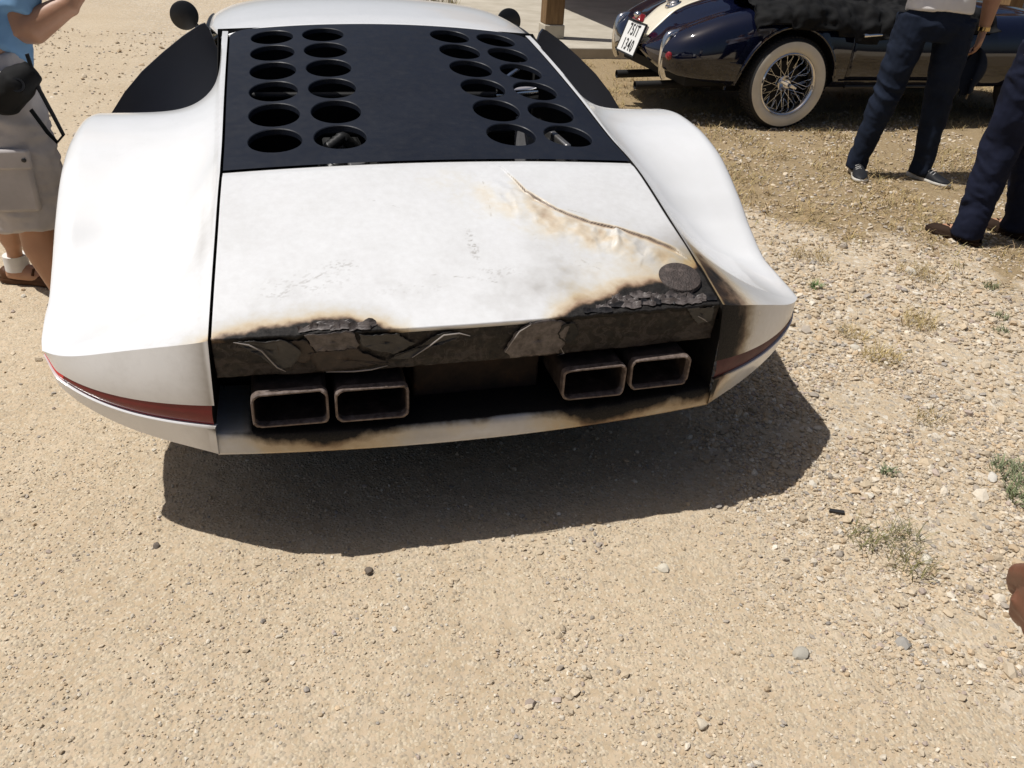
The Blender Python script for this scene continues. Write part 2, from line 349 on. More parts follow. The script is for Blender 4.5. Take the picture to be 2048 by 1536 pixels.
def burn_rear(x, z):
    """stains on the rearward faces"""
    n1 = fbm(x * 14, z * 14, 0, 5); n2 = fbm(x * 60, z * 60, 0, 8); n3 = fbm(x * 5, z * 30, 0, 15)
    xs = x - .05 * np.clip((.50 - z) / .1, -1, 1) * sstep(.3, .5, x) * 0 - .10 * np.clip((z - .44), -.1, .1) + (n1 - .5) * .07
    upf = sstep(.36, .40, z + .10 * (x - .6)); wx_ = np.where(upf > .5, .125, .05)
    soot = sstep(.60 + wx_ * 1.4, .57, xs) * sstep(.58, .60, x)
    br = np.exp(-np.clip(xs - .60 - wx_ * .6, 0, 9) / .035) * sstep(.58, .60, x) * .8
    sm = np.exp(-np.clip(xs - .60 - wx_ * .6, 0, 9) / .07) * sstep(.58, .60, x) * .6
    sm = np.maximum(sm, np.exp(-np.clip(-.61 - x, 0, 9) / .03) * sstep(-.60, -.61, x) * .55)
    sm = np.maximum(sm, sstep(-.6, -.61, x) * .10 * np.clip(n1 * 2.2 - .7, 0, 1))
    # the lip under the opening
    lip = (np.abs(x) < .625) & (z < .36)
    t = (z - .285) / .047
    edge = np.interp(x, [-.62, -.56, -.5, -.38, -.25, -.12, 0, .1, .17, .25, .36, .45, .55, .63], [.0, .15, .55, .75, .6, .30, .18, .2, .5, .95, .9, .6, .7, .6])
    sl = sstep(.38, 1.05, t * .55 + edge * .78 + (n1 - .5) * .5 + (n2 - .5) * .12 - .15)
    soot = np.where(lip, sl, soot)
    br = np.where(lip, np.clip(edge * 1.1 + (n1 - .5) * .8 + t * .25 - .28, 0, 1) * .8, br)
    sm = np.where(lip, np.clip(.28 + .45 * edge + (n3 - .5) * .5, 0, 1), sm)
    return np.stack([np.clip(soot, 0, 1), np.clip(br, 0, 1), np.clip(sm, 0, 1)], -1)

# ---- rear deck (the white, burnt part of the engine lid) with its charred flange
NX, NY = 420, 190
uu = np.linspace(-1, 1, NX); vv = np.linspace(0, 1, NY) ** 1.0
U, V = np.meshgrid(uu, vv, indexing='ij')
y0 = yedge(U * .59); Y = y0 + V * (.3685 - y0); X = U * (hw(Y) - .0035)
Z = deckz(X, Y)
dc, sdn, par = pdist(X, Y, CRACK)
al = sstep(.05, .3, par) * sstep(1.0, .85, par)
sg_ = sstep(-.0045, .0045, dc * sdn); Z = Z + (sg_ * .0075 * np.exp(-dc / .045) - (1 - sg_) * .0035 * np.exp(-dc / .02)) * al
wr = fbm(par * 17 + dc * 9, dc * 16, 0, 61, 3) - .42
wr2 = np.abs(fbm(par * 9 - dc * 12, dc * 7, 0, 71, 3) - .5)
fade = np.exp(-((dc - .045) / .055) ** 2) * (1 - sg_) * sstep(.1, .3, par) * sstep(.95, .7, par)
Z = Z + fade * (wr * .020 + .003 - wr2 * .012)
ridge = np.exp(-((X - (.408 - .25 * (.058 - Y))) / .010) ** 2) * sstep(-.03, .0, Y) * sstep(.065, .045, Y)
Z = Z + ridge * .008
ch = np.clip(burn_top(X, Y)[..., 0], 0, 1)
Z = Z + ch * (fbm(X * 60, Y * 90, 0, 41) - .5) * .007 - (1 - ch) * (fbm(X * 4, Y * 4, 0, 2) - .5) * .003 * sstep(1, .85, V) - .003 * sstep(.95, 1, V)
# lip curled down at all four edges
P = np.stack([X, Y, Z], -1)
me = grid_mesh('rear_deck', P); paint(me, 'burn', burn_top(X, Y).reshape(-1, 3))
deck = link('rear_deck', me, M['paint'], car); tag(deck, 'white rear deck, cracked and blistered, with soot-blackened rear edge')
mo = deck.modifiers.new('s', 'SOLIDIFY'); mo.thickness = .012; mo.offset = -1
# flange
vs = np.linspace(0, 1, 34); U2, V2 = np.meshgrid(uu, vs, indexing='ij')
Xf = U2 * .5905; yf = yedge(U2 * .59); zt = deckz(Xf, yf) - .0015
relief = (fbm(Xf * 16, V2 * 4, 0, 51, 5) - .5) * .007 * sstep(0, .15, V2) + (fbm(Xf * 60, V2 * 12, 0, 55) - .5) * .004
zb = .474 + .004 * (fbm(Xf * 10, 0 * Xf, 0, 77) - .5)
Pf = np.stack([Xf, yf + .004 + .012 * V2 + relief, zt + (zb - zt) * V2], -1)
fl = part('charred_flange', Pf, M['char'], deck, flip=True, thick=.006); tag(fl, 'burnt black and grey metal band under the deck edge')

# ---- emblem disc, burnt
bd = MB(); nd = Vector((0, -.30, 1)).normalized()
cx, cy = .515, -.128; cz = float(deckz(cx, cy)) + .003
bd.lathe([(.0005, .0045), (.02, .006), (.04, .0055), (.052, .003), (.056, -.004)], (cx, cy, cz), (-.05, -.32, 1), 40)
o = bd.obj('round_emblem', M['disc'], deck); tag(o, 'round burnt disc set in the deck corner')
# ---- curled paint flakes
def flake(name, c, length, width, ang, curl, mat, parent, normal='deck', seed=0):
    nl, nw = 9, 4; rg = np.random.default_rng(seed)
    s = np.linspace(-.5, .5, nl); t = np.linspace(-.5, .5, nw); S, T = np.meshgrid(s, t, indexing='ij')
    wv = width * (.55 + .45 * np.sqrt(np.clip(1 - (2 * s) ** 2, 0, 1))) * (1 + rg.uniform(-.3, .3, nl)); lx = S * length + rg.uniform(-.1, .1, (nl, nw)) * length * .15
    ly = T * wv[:, None] + (rg.uniform(-1, 1, nl) * width * .22)[:, None]
    lz = curl * (T + .5) ** 2 * (1 + .6 * np.sin(S * 9 + seed)) + rg.uniform(0, .0008, (nl, nw))
    ca, sa = math.cos(ang), math.sin(ang)
    gx, gy = lx * ca - ly * sa, lx * sa + ly * ca
    if normal == 'deck':
        x = c[0] + gx; y = c[1] + gy; Pk = np.stack([x, y, deckz(x, y) + .0035 + lz], -1)
    else:
        x = c[0] + gx; z = c[1] + gy; Pk = np.stack([x, yedge(x) + .004 + .012 * (.572 - z) / .1 - .007 - lz, z], -1)
    return part(name, Pk, mat, parent, thick=.0012, smooth=False)
k = 0
for i in range(13):
    x = .27 + .0225 * i + random.uniform(-.01, .01); y = np.interp(x, [.26, .35, .43, .59], [-.226, -.213, -.210, -.213]) + random.uniform(-.006, .012)
    flake('paint_flake', (x, float(y)), random.uniform(.035, .09), random.uniform(.008, .017), random.uniform(-.2, .1), random.uniform(.003, .008), M['peel'] if i % 3 else M['peel_dark'], deck, seed=100 + i)
for i in range(9):
    x = .34 + .024 * i + random.uniform(-.01, .01)
    flake('paint_flake', (x, -.196 + random.uniform(-.008, .012)), random.uniform(.03, .06), random.uniform(.007, .013), random.uniform(-.3, .3), random.uniform(.003, .009), M['peel'], deck, seed=140 + i)
for i in range(6):
    x = -.385 + .022 * i
    flake('paint_flake', (x, float(yedge(x)) + .012 + random.uniform(-.004, .01)), random.uniform(.04, .08), random.uniform(.007, .013), random.uniform(-.2, .2), random.uniform(.004, .010), M['peel'], deck, seed=170 + i)
# ---- sheets of paint hanging off on the flange (outline as x,z)
def sheet(outline, mat, lift, seed, name='peeled_paint'):
    o2 = []; m = len(outline); rg = np.random.default_rng(seed)
    for i in range(m):
        a = np.array(outline[i]); b = np.array(outline[(i + 1) % m])
        nq = max(4, int(np.hypot(*(b - a)) / .004))
        nr = np.array([-(b - a)[1], (b - a)[0]]) / np.hypot(*(b - a))
        for q in range(nq):
            t_ = q / nq; p = a + (b - a) * t_; o2.append(p + nr * (.016 * (float(fbm(p[0] * 40, p[1] * 40, seed * 3.3, seed, 4)) - .5) * min(1, 8 * t_ * (1 - t_) + .3) + rg.uniform(-1, 1) * .0012))
    o2 = np.array(o2); c = o2.mean(0); rings = [1.0, .86, .6, .3, .02]; P_ = []
    for ri, r in enumerate(rings):
        q = c + (o2 - c) * r
        bump_ = (fbm(q[:, 0] * 30, q[:, 1] * 30, 0, seed) - .5) * .005
        lf = lift * .7 * (1.0 if ri == 0 else (.55 if ri == 1 else .2)) * (.5 + fbm(q[:, 0] * 25, q[:, 1] * 25, 3, seed)) + .0045
        yy = yedge(q[:, 0]) + .004 + .012 * np.clip((.575 - q[:, 1]) / .1, 0, 1) - lf - bump_ * (.6 if ri else .2)
        P_.append(np.stack([q[:, 0], yy, q[:, 1]], -1))
    return part(name, np.array(P_), mat, deck, close_v=True, thick=.001)
sheet([(-.545, .570), (-.50, .569), (-.44, .566), (-.41, .535), (-.43, .495), (-.455, .487), (-.47, .505), (-.50, .535)], M['peel_dark'], .008, 1)
sheet([(-.40, .578), (-.30, .578), (-.285, .545), (-.29, .535), (-.38, .532)], M['peel'], .003, 2)
sheet([(-.395, .530), (-.29, .535), (-.22, .492), (-.30, .480), (-.38, .482)], M['peel_brown'], .003, 3)
sheet([(-.46, .56), (-.40, .565), (-.38, .535), (-.40, .505), (-.45, .515)], M['peel_brown'], .002, 4)
sheet([(-.285, .572), (-.20, .570), (-.16, .54), (-.21, .515), (-.28, .54)], M['peel_dark'], .004, 5)
sheet([(.10, .574), (.145, .578), (.20, .56), (.19, .51), (.18, .48), (.06, .478), (.045, .50), (.065, .55)], M['peel'], .002, 6)
sheet([(.50, .570), (.575, .572), (.578, .53), (.54, .52)], M['peel_dark'], .002, 9)
sheet([(-.23, .50), (-.16, .53), (-.10, .565), (-.06, .555), (-.12, .53), (-.18, .50)], M['peel_dark'], .005, 10)
sheet([(.18, .56), (.21, .565), (.225, .53), (.20, .505), (.175, .53)], M['soot'], .004, 11)

for pts in ([(-.545, .570), (-.515, .562), (-.49, .545), (-.475, .52), (-.462, .50), (-.445, .488)], [(-.36, .481), (-.30, .478), (-.26, .480), (-.225, .488)], [(-.17, .505), (-.13, .535), (-.10, .560), (-.065, .562), (-.04, .553)], [(.045, .50), (.06, .53), (.075, .555), (.10, .571)], [(.18, .50), (.19, .482), (.175, .478)], [(.53, .55), (.55, .538), (.56, .53)]):
    MB().tube([(x, float(yedge(x)) + .004 + .012 * (.572 - z) / .1 - .012, z) for x, z in pts], [.0006] + [.0016] * (len(pts) - 2) + [.0006], 6).obj('curled_edge', M['ash'], deck)
# ---- engine cover: navy panel with 24 oval cooling holes
def cover_panel():
    V_ = []; F_ = []
    key = {}
    def vid(x, y, dzz=0.0):
        kk = (round(x, 5), round(y, 5), round(dzz, 5))
        if kk not in key:
            key[kk] = len(V_)
            fr = np.clip((y - 1.47) / .08, 0, 1); V_.append((x, y, float(deckz(x, y)) + .002 + dzz))
        return key[kk]
    N = 12
    rows = [.3725] + [.4575 + .175 * k for k in range(7)] + [1.549]
    def quadcell(xa, xb, ya, yb):     # xa, xb: callables of y
        for i in range(N):
            for j in range(N):
                q = []
                for (a, b) in ((i, j), (i + 1, j), (i + 1, j + 1), (i, j + 1)):
                    y = ya + (yb - ya) * b / N; x = xa(y) + (xb(y) - xa(y)) * a / N; q.append(vid(x, y))
                F_.append(q)
    def edge(y):
        w = float(hw(y)) - .0045
        if y > 1.47: w -= .08 * (1 - math.sqrt(max(0, 1 - ((y - 1.47) / .08) ** 2)))
        return w
    mid = lambda y: .338 - .0194 * (y - .545); inn = lambda y: .162 - .0194 * (y - .545)
    for s in (-1, 1):
        for (a, b, cx0) in ((mid, edge, .427), (inn, mid, .249)):
            quadcell(lambda y: s * a(y), lambda y: s * b(y), rows[0], rows[1]); quadcell(lambda y: s * a(y), lambda y: s * b(y), rows[7], rows[8])
            for k in range(6):
                ya, yb = rows[k + 1], rows[k + 2]; cy_ = .545 + .175 * k; cx_ = s * (cx0 - .0194 * (cy_ - .545))
                per = []
                for i in range(N): per.append((i / N, 0))
                for i in range(N): per.append((1, i / N))
                for i in range(N): per.append((1 - i / N, 1))
                for i in range(N): per.append((0, 1 - i / N))
                ring0 = []; levels = [[], [], [], [], [], []]
                for (pu, pv) in per:
                    y = ya + (yb - ya) * pv; x = s * (a(y) + (b(y) - a(y)) * pu)
                    t = math.atan2((y - cy_) / .080, (x - cx_) / .073)
                    hx, hy = cx_ + .073 * math.cos(t), cy_ + .080 * math.sin(t)
                    ring0.append(vid(x, y)); levels[0].append(vid(x * .45 + hx * .55, y * .45 + hy * .55)); 
                    levels[1].append(vid(hx + (hx - cx_) * .03, hy + (hy - cy_) * .03)); levels[2].append(vid(hx, hy, -.002)); levels[3].append(vid(hx - (hx - cx_) * .01, hy - (hy - cy_) * .01, -.016))
                prev = ring0
                for Lv in levels[:4]:
                    m = len(prev)
                    for i in range(m): F_.append([prev[i], prev[(i + 1) % m], Lv[(i + 1) % m], Lv[i]])
                    prev = Lv
    for k in range(8): quadcell(lambda y: -inn(y), lambda y: inn(y), rows[k], rows[k + 1])
    F2 = [tuple(dict.fromkeys(f)) for f in F_]
    me = mesh('engine_cover', V_, [f for f in F2 if len(f) > 2]); fix_normals(me); sharp(me, 35)
    return me
cov = link('engine_cover', cover_panel(), M['navy'], car); tag(cov, 'matte navy-black engine cover pierced by four rows of oval holes')

# ---- fenders
OY = [-.3, 0, .1, .25, .38, .48, .66, .80, .92, 1.05, 1.15, 1.3, 1.45, 1.56]
OX = [.965, .980, .998, 1.012, 1.014, 1.012, 1.006, 1.002, 1.000, 1.0, 1.0, 1.0, 1.0, 1.0]
OZ = [.445, .455, .460, .478, .545, .620, .722, .757, .766, .752, .70, .57, .47, .45]
def fender_z(x, y):
    w = hw(y) + .0035; xo = crom(OY, OX, y); zo = crom(OY, OZ, y); zi = deckz(w, y)
    t = np.clip((x - w) / (xo - w), 0, 1)
    sh = np.interp(y, [-.2, .5, 1.0, 1.55], [.0, .01, .03, .05]); t2 = np.clip((t - sh) / (1 - sh), 0, 1)
    p = np.interp(y, [-.22, 0, .25, .55, .9, 1.55], [1.15, 1.35, 2.1, 3.6, 5.6, 7.0])
    z = zo + (zi - zo) * (1 - t2) ** p
    r = np.interp(y, [-.1, .2, .45, .9, 1.1], [.0, .012, .035, .05, .05])
    z = z - r * (1 - np.sqrt(1 - .985 * np.clip((t - .88) / .12, 0, 1) ** 2))
    dip = np.interp(y, [-.1, .15, .4, .7], [0, .010, .014, 0]); z = z - dip * np.sin(np.clip(t, 0, 1) * math.pi) ** 2
    return z
def crease(t): return -.218 + .218 * np.asarray(t) ** 1.25 + .03 * np.asarray(t) ** 14
def fender(s):
    nt, ny, nside = 90, 170, 14
    t = np.linspace(0, 1, nt); e = np.linspace(0, 1, ny); T, E = np.meshgrid(t, e, indexing='ij')
    yc = crease(T); Yt = yc + E * (1.552 - yc); w = hw(Yt) + .0035; xo = crom(OY, OX, Yt); Xt = w + T * (xo - w); Zt = fender_z(Xt, Yt)
    top = np.stack([Xt, Yt, Zt], -1)
    side = []
    ye = Yt[-1]; xe = Xt[-1]; ze = Zt[-1]
    zb = np.interp(ye, [0, .04, .15, .3], [.425, .40, .33, .29])
    for q in np.linspace(0, 1, nside + 1)[1:]:
        z = ze + (zb - ze) * q; xx = xe + .008 * np.sin(q * math.pi) * sstep(.0, .2, ye) - .15 * q ** 1.15
        side.append(np.stack([xx, ye, z], -1))
    lip = top[:1].copy(); lip[..., 2] -= .03; lip2 = top[:1].copy(); lip2[..., 2] -= .0015
    P = np.concatenate([lip, lip2, top, np.array(side)], 0); burn_shade = np.concatenate([np.ones((2, ny, 3)), burn_top(s * top[..., 0], top[..., 1]), np.zeros((nside, ny, 3))], 0)  # both lip rows painted black, standing in for shade in the shut-line gap
    P[..., 0] *= s
    me = grid_mesh('rear_fender', P, flip=(s > 0)); paint(me, 'burn', burn_shade.reshape(-1, 3)); sharp(me, 50)
    o = link('rear_fender', me, M['paint'], car); tag(o, ('white right rear fender with soot along the shut line' if s > 0 else 'clean white left rear fender with a rounded hump'))
    # rear quarter face: upper face, lamp strip, lower lip
    ss = np.linspace(0, 1, 120)
    tx = .5945 + ss * (.98 - .5945); tt = ss; cyv = crease(tt); cxv = (hw(cyv) + .0035) + tt * (crom(OY, OX, cyv) - hw(cyv) - .0035); czv = fender_z(cxv, cyv)
    bx = crom([0, .45, .92, 1], [.607, .764, .955, .985], ss); by = crom([0, .45, .92, 1], [-.213, -.122, 0.003, .055], ss); bz = crom([0, .45, .92, 1], [.285, .297, .372, .428], ss)
    def face(v, push=0.0):
        px = cxv + (bx - cxv) * v; py = cyv + (by - cyv) * v; pz = czv + (bz - czv) * v
        # bulge between crease and lip
        py = py - .018 * np.sin(np.pi * v) * np.sin(np.pi * np.clip(ss * .8 + .2, 0, 1)); nx, ny_ = .5, -.86
        return np.stack([px + nx * push, py + ny_ * push, pz], -1)
    def strip(rows_):
        return np.array([face(v, p) for v, p in rows_])
    up_ = strip([(v, 0) for v in np.linspace(0, .535, 22)] + [(.538, -.004)])
    dn_ = strip([(.720, -.005), (.723, .004), (.735, .006)] + [(v, .006 - .004 * (v - .735)) for v in np.linspace(.75, 1, 12)] + [(1.02, -.03)])
    for nm, Pq in (('quarter_panel', up_), ('quarter_lip', dn_)):
        b = burn_rear(s * Pq[..., 0], Pq[..., 2]); Pq = Pq.copy(); Pq[..., 0] *= s
        me = grid_mesh(nm, Pq, flip=(s < 0)); paint(me, 'burn', b.reshape(-1, 3)); sharp(me, 35); link(nm, me, M['paint'], car)
    Lp = strip([(v, -.002 + .003 * math.sin((v - .535) / .185 * math.pi)) for v in np.linspace(.535, .722, 7)]); cut = 107
    Pm = Lp[:, 2:cut].copy(); Pm[..., 0] *= s
    lo = part('tail_lamp', Pm, M['lamp'] if s < 0 else M['lamp_burnt'], car, flip=(s < 0))
    Pr = Lp[:, cut - 1:].copy(); Pr[..., 0] *= s; Pr[..., 1] -= .001
    part('reflector', Pr, M['reflector'] if s < 0 else M['lamp_burnt'], lo, flip=(s < 0))
    tag(lo, 'dark red wraparound lamp strip with bright red end' if s < 0 else 'smoke-stained lamp strip beside the burnt corner')
    return o
for s in (-1, 1): fender(s)

# ---- lower lip and the recess behind it
xs = np.linspace(-.611, .611, 260)
prof = [(.02, .268), (.0, .280), (.0, .287), (-.001, .300), (.0, .315), (.002, .329), (.006, .3325), (.02, .334), (.10, .330), (.24, .322)]
Pl = np.array([[(x, float(ylip(x)) + a, b) for x in xs] for a, b in prof])
chew = sstep(.58, .8, fbm(xs * 18, 0 * xs, 0, 91)) * sstep(.1, .3, np.abs(xs)) * .010; Pl[4:8, :, 2] -= chew[None, :]
me = grid_mesh('bumper_lip', Pl, flip=True); bb = burn_rear(Pl[..., 0], Pl[..., 2]); bb[7:, :, 0] = sstep(-.55, -.52, xs)[None, :]; bb[6:7, :, 0] = np.maximum(bb[6:7, :, 0], .0)
paint(me, 'burn', bb.reshape(-1, 3)); lip_o = link('bumper_lip', me, M['paint'], car); tag(lip_o, 'white lower bumper lip, scorched brown and black along its top')
rb = MB()
rb.add([(-.612, -.205, .29), (-.612, .05, .29), (-.612, .05, .56), (-.612, -.205, .56)], [(0, 1, 2, 3)])
rb.add([(.612, -.205, .29), (.612, .05, .29), (.612, .05, .56), (.612, -.205, .56)], [(3, 2, 1, 0)])
rb.add([(-.612, .05, .2), (.612, .05, .2), (.612, .05, .56), (-.612, .05, .56)], [(3, 2, 1, 0)])
rb.add([(-.612, -.19, .52), (.612, -.19, .52), (.612, .05, .52), (-.612, .05, .52)], [(0, 1, 2, 3)])
rb.add([(-.612, -.02, .322), (.612, -.02, .322), (.612, .05, .30), (-.612, .05, .30)], [(3, 2, 1, 0)])
rb.obj('exhaust_recess', M['soot'], car, smooth=False)
mb_ = MB(); mb_.box((-.15, -.115, .325), (.17, .04, .45)); bx_ = mb_.obj('silencer_box', M['rustbox'], car, bevel=.006)
MB().box((-.152, -.122, .42), (.172, -.114, .432)).obj('seam', M['rustbox'], bx_, bevel=.002)
# ---- four rectangular tail pipes
def tail_pipe(cx, w, z0, z1, roll, sd):
    hw_, hh, r = w / 2, (z1 - z0) / 2, .018; cz = (z0 + z1) / 2
    ring = []
    for (qx, qz, a0) in ((1, 1, 0), (-1, 1, 90), (-1, -1, 180), (1, -1, 270)):
        for a in range(0, 91, 18): ring.append((qx * (hw_ - r) + r * math.cos(R(a0 + a)), qz * (hh - r) + r * math.sin(R(a0 + a))))
    ring = np.array(ring); n_ = len(ring); rg = np.random.default_rng(sd); e = rg.uniform(-1, 1, n_) * .0022 + .0025 * np.sin(np.arange(n_) * .5 + sd)
    def lay(scale_in, y, je=0):
        q = ring * np.array([(hw_ - scale_in) / hw_, (hh - scale_in) / hh]); ca, sa = math.cos(roll), math.sin(roll)
        return [(cx + a * ca - b * sa, y + je * e[i], cz + a * sa + b * ca) for i, (a, b) in enumerate(q)]
    b = np.array([lay(0, .04), lay(0, -.10), lay(0, -.236), lay(.004, -.23), lay(.004, -.12), lay(.004, .03)])
    o = part('tail_pipe', b, M['pipe'], car, close_v=True, smooth=True); sharp(o.data, 30)
    rm = np.array([lay(-.0012, -.232, 1), lay(-.0012, -.2495, 1), lay(.0005, -.2515, 1), lay(.0035, -.2515, 1), lay(.0045, -.2495, 1), lay(.0045, -.232, 1)])
    q = part('pipe_rim', rm, M['rim_ash'], o, close_v=True); sharp(q.data, 30)
    part('pipe_plug', np.array([lay(.006, .02), [(cx, .02, cz)] * n_]), M['soot'], o, close_v=True)
for i, (a, b, z0, z1, rr) in enumerate(((-.524, -.361, .364, .449, -.01), (-.345, -.181, .360, .444, -.01), (.190, .350, .362, .446, .01), (.363, .518, .374, .456, .015))): tail_pipe((a + b) / 2, b - a, z0, z1, rr, i)

# ---- roof, bulkheads, cabin, nose
def roofz(x, y): return crom([1.55, 1.7, 2.0, 2.35, 2.8, 3.4, 4.2], [.958, .973, .986, .968, .88, .70, .42], y) - .1 * np.asarray(x) ** 2 - 1.4 * np.abs(x) ** 8
clean = lambda me: paint(me, 'burn', np.tile([0, 0, .03], (len(me.vertices), 1)))
xs = np.linspace(-1, 1, 70); ys = np.linspace(1.5545, 2.4, 50); Xr, Yr = np.meshgrid(xs, ys, indexing='ij'); Xr = Xr * np.interp(Yr, [1.55, 1.85], [.592, .645])
me = grid_mesh('roof', np.stack([Xr, Yr, roofz(Xr, Yr)], -1)); clean(me); ro = link('roof', me, M['paint'], car); mo = ro.modifiers.new('s', 'SOLIDIFY'); mo.thickness = .02; mo.offset = -1
ys = np.linspace(2.405, 3.6, 30); xs = np.linspace(-.64, .64, 30); Xr, Yr = np.meshgrid(xs, ys, indexing='ij')
part('windscreen', np.stack([Xr, Yr, roofz(Xr, Yr)], -1), M['glass'], car, thick=.006)
ys = np.linspace(3.605, 4.2, 20); xs = np.linspace(-1, 1, 40); Xr, Yr = np.meshgrid(xs, ys, indexing='ij'); hwv = np.interp(Yr, [3.6, 4.2], [.98, .72])
me = grid_mesh('nose', np.stack([Xr * hwv, Yr, np.interp(Yr, [3.6, 4.2], [.62, .34]) - .12 * np.abs(Xr) ** 3], -1)); clean(me); link('nose', me, M['paint'], car).modifiers.new('s', 'SOLIDIFY').thickness = .03
for s in (-1, 1):
    out = [(.630, .930), (.643, .948), (.66, .942), (.725, .902), (.805, .843), (.885, .778), (.958, .703), (1.022, .620), (1.035, .55), (1.0, .42), (.98, .30)]
    inn = [(.606, .85), (.607, .845), (.607, .84), (.605, .82), (.60, .80), (.60, .76), (.60, .70), (.60, .62), (.60, .55), (.60, .42), (.60, .30)]
    A = np.array([[(s * (a[0] * (1 - q) + b[0] * q), 1.575, a[1] * (1 - q) + b[1] * q) for q in np.linspace(0, 1, 8)] for a, b in zip(out, inn)])
    o = part('intake_bulkhead', A, M['bulk'], car, flip=(s > 0), thick=.018, smooth=False); tag(o, 'tall curved matte black panel beside the cabin')
    ys = np.linspace(1.60, 3.6, 24); k_ = np.interp(ys, [1.6, 2.0, 2.6, 3.6], [0, .04, .13, .25]); dzv = np.interp(ys, [1.6, 2.3, 2.8, 3.6], [0, .01, -.06, -.25])
    ed = roofz(.645, ys)
    g = np.array([[(s * (.648 - kk * .3), y, e - .004) for y, kk, e in zip(ys, k_, ed)], [(s * (.80 - kk), y, .5 * (e + .70 + dd * .3)) for y, kk, e, dd in zip(ys, k_, ed, dzv)], [(s * (.885 - kk), y, .70 + dd * .3) for y, kk, dd in zip(ys, k_, dzv)]])
    part('side_window', g[:, :14], M['glass'], car, flip=(s < 0), thick=.005)
    me = grid_mesh('cabin_side', g[:, 13:], flip=(s < 0)); clean(me); link('cabin_side', me, M['paint'], car)
    b = np.array([[(s * (.886 - kk), y, .698 + dd * .3) for y, kk, dd in zip(ys, k_, dzv)], [(s * (.97 - kk), y, .60 + dd * .3) for y, kk, dd in zip(ys, k_, dzv)], [(s * (.99 - kk), y, .5) for y, kk in zip(ys, k_)], [(s * (.97 - kk), y, .28) for y, kk in zip(ys, k_)]])
    me = grid_mesh('body_side', b, flip=(s < 0)); clean(me); link('body_side', me, M['paint'], car)
    # window trim and mirror
    MB().tube([(s * .652, 1.60, float(roofz(.645, 1.6)) - .01)] + [(s * .655, y, float(roofz(.645, y)) - .008) for y in np.linspace(1.7, 2.5, 8)], .008, 8).obj('window_trim', M['black'], car)
    m = MB(); prof_ = [(.001, -.012), (.055, -.012), (.066, -.006), (.066, .004), (.058, .022), (.035, .036), (.001, .040)]
    m.lathe(prof_, (s * .812, 2.76, .822), (-.08 * s, 1, -.05), 32); mi = m.obj('mirror', M['black'], car, auto=30); tag(mi, 'round black door mirror')
    MB().tube([(s * .79, 2.79, .80), (s * .765, 2.80, .77), (s * .74, 2.81, .735)], [.012, .012, .014], 8).obj('mirror_stalk', M['black'], mi)
for s in (-1, 1):
    o = MB().box((s * .32 - .22, 1.95, .30), (s * .32 + .22, 2.55, .46)).box((s * .32 - .21, 1.70, .40), (s * .32 + .21, 1.90, .80)).obj('seat', M['tan'], car, bevel=.04)
MB().box((-.60, 2.75, .45), (.60, 2.95, .62)).obj('dashboard', M['tan'], car, bevel=.03)
# ---- engine bay and running gear
b = MB()
b.add([(-.6, -.0, .16), (.6, -.0, .16), (.6, 1.57, .16), (-.6, 1.57, .16), (-.6, 0, .52), (.6, 0, .52), (.6, 1.57, .93), (-.6, 1.57, .93), (0, 1.57, .96)], [(0, 1, 2, 3), (0, 4, 7, 3), (1, 5, 6, 2), (3, 2, 6, 8, 7)])
b.obj('engine_bay', M['bay'], car, smooth=False)
b = MB(); b.box((-.90, .40, .15), (.90, 3.8, .158)); b.obj('floor_pan', M['bay'], car, smooth=False)
eng = MB(); eng.box((-.22, .35, .3), (.22, 1.3, .56)); eb = eng.obj('engine_block', M['bay'], car, bevel=.02)
for s in (-1, 1):
    MB().box((-.06, .40, -.05), (.06, 1.25, .05), Matrix.Translation((s * .20, 0, .60)) @ Matrix.Rotation(s * .5, 4, 'Y')).obj('cam_cover', M['bay'], eb, bevel=.02)
def ribbed(pts, r, nm='ribbed_hose', mat='hose'):
    pts = [Vector(p) for p in pts]; fine = []
    for a, b in zip(pts[:-1], pts[1:]):
        for q in range(8): fine.append(a + (b - a) * q / 8)
    MB().tube(fine, [r * (1 if k % 2 else .86) for k in range(len(fine))], 12).obj(nm, M[mat], eb)
ribbed([(-.33, .44, .60), (-.30, .50, .70), (-.25, .55, .715), (-.20, .57, .68), (-.18, .60, .60)], .026)
ribbed([(-.31, .66, .60), (-.28, .70, .72), (-.23, .735, .745), (-.18, .74, .70)], .020)
ribbed([(.44, .46, .60), (.45, .55, .70), (.42, .66, .735), (.36, .74, .70)], .024)
MB().box((-.235, .485, .60), (-.185, .555, .715), Matrix.Rotation(.05, 4, 'X')).obj('metal_bracket', M['steel'], eb, bevel=.006)
for i in range(6): MB().tube([(-.36 + .01 * i, .47 + .035 * i, .57), (-.30 + .012 * i, .50 + .04 * i, .66 + .008 * i), (-.17, .56 + .03 * i, .64)], .007, 8).obj('hose', M['aluminium'] if i % 2 else M['hose'], eb)
for i in range(6):
    for s in (-1, 1):
        m = MB(); m.lathe([(.030, 0), (.033, .03), (.042, .05), (.044, .052), (.040, .050), (.026, .0), (.001, -.005)], (s * .10, .50 + .13 * i, .645 + .02 * i), (s * .12, 0, 1), 20); m.obj('intake_trumpet', M['aluminium'], eb, auto=30)
for yy in (.62, .98, 1.34): MB().tube([(-.56, yy, .58 + .12 * yy), (.56, yy, .58 + .12 * yy)], .014, 10).obj('frame_tube', M['hose'], eb)
MB().tube([(.33, 1.06, .80), (.47, 1.03, .82)], .026, 16).obj('reservoir', M['chrome'], eb, auto=30)
MB().tube([(.40, 1.20, .83), (.47, 1.25, .86), (.48, 1.30, .86)], .010, 10).obj('hose', M['chrome'], eb)
MB().box((.405, .50, .62), (.425, .76, .775)).obj('heat_shield', M['steel'], eb, bevel=.005)
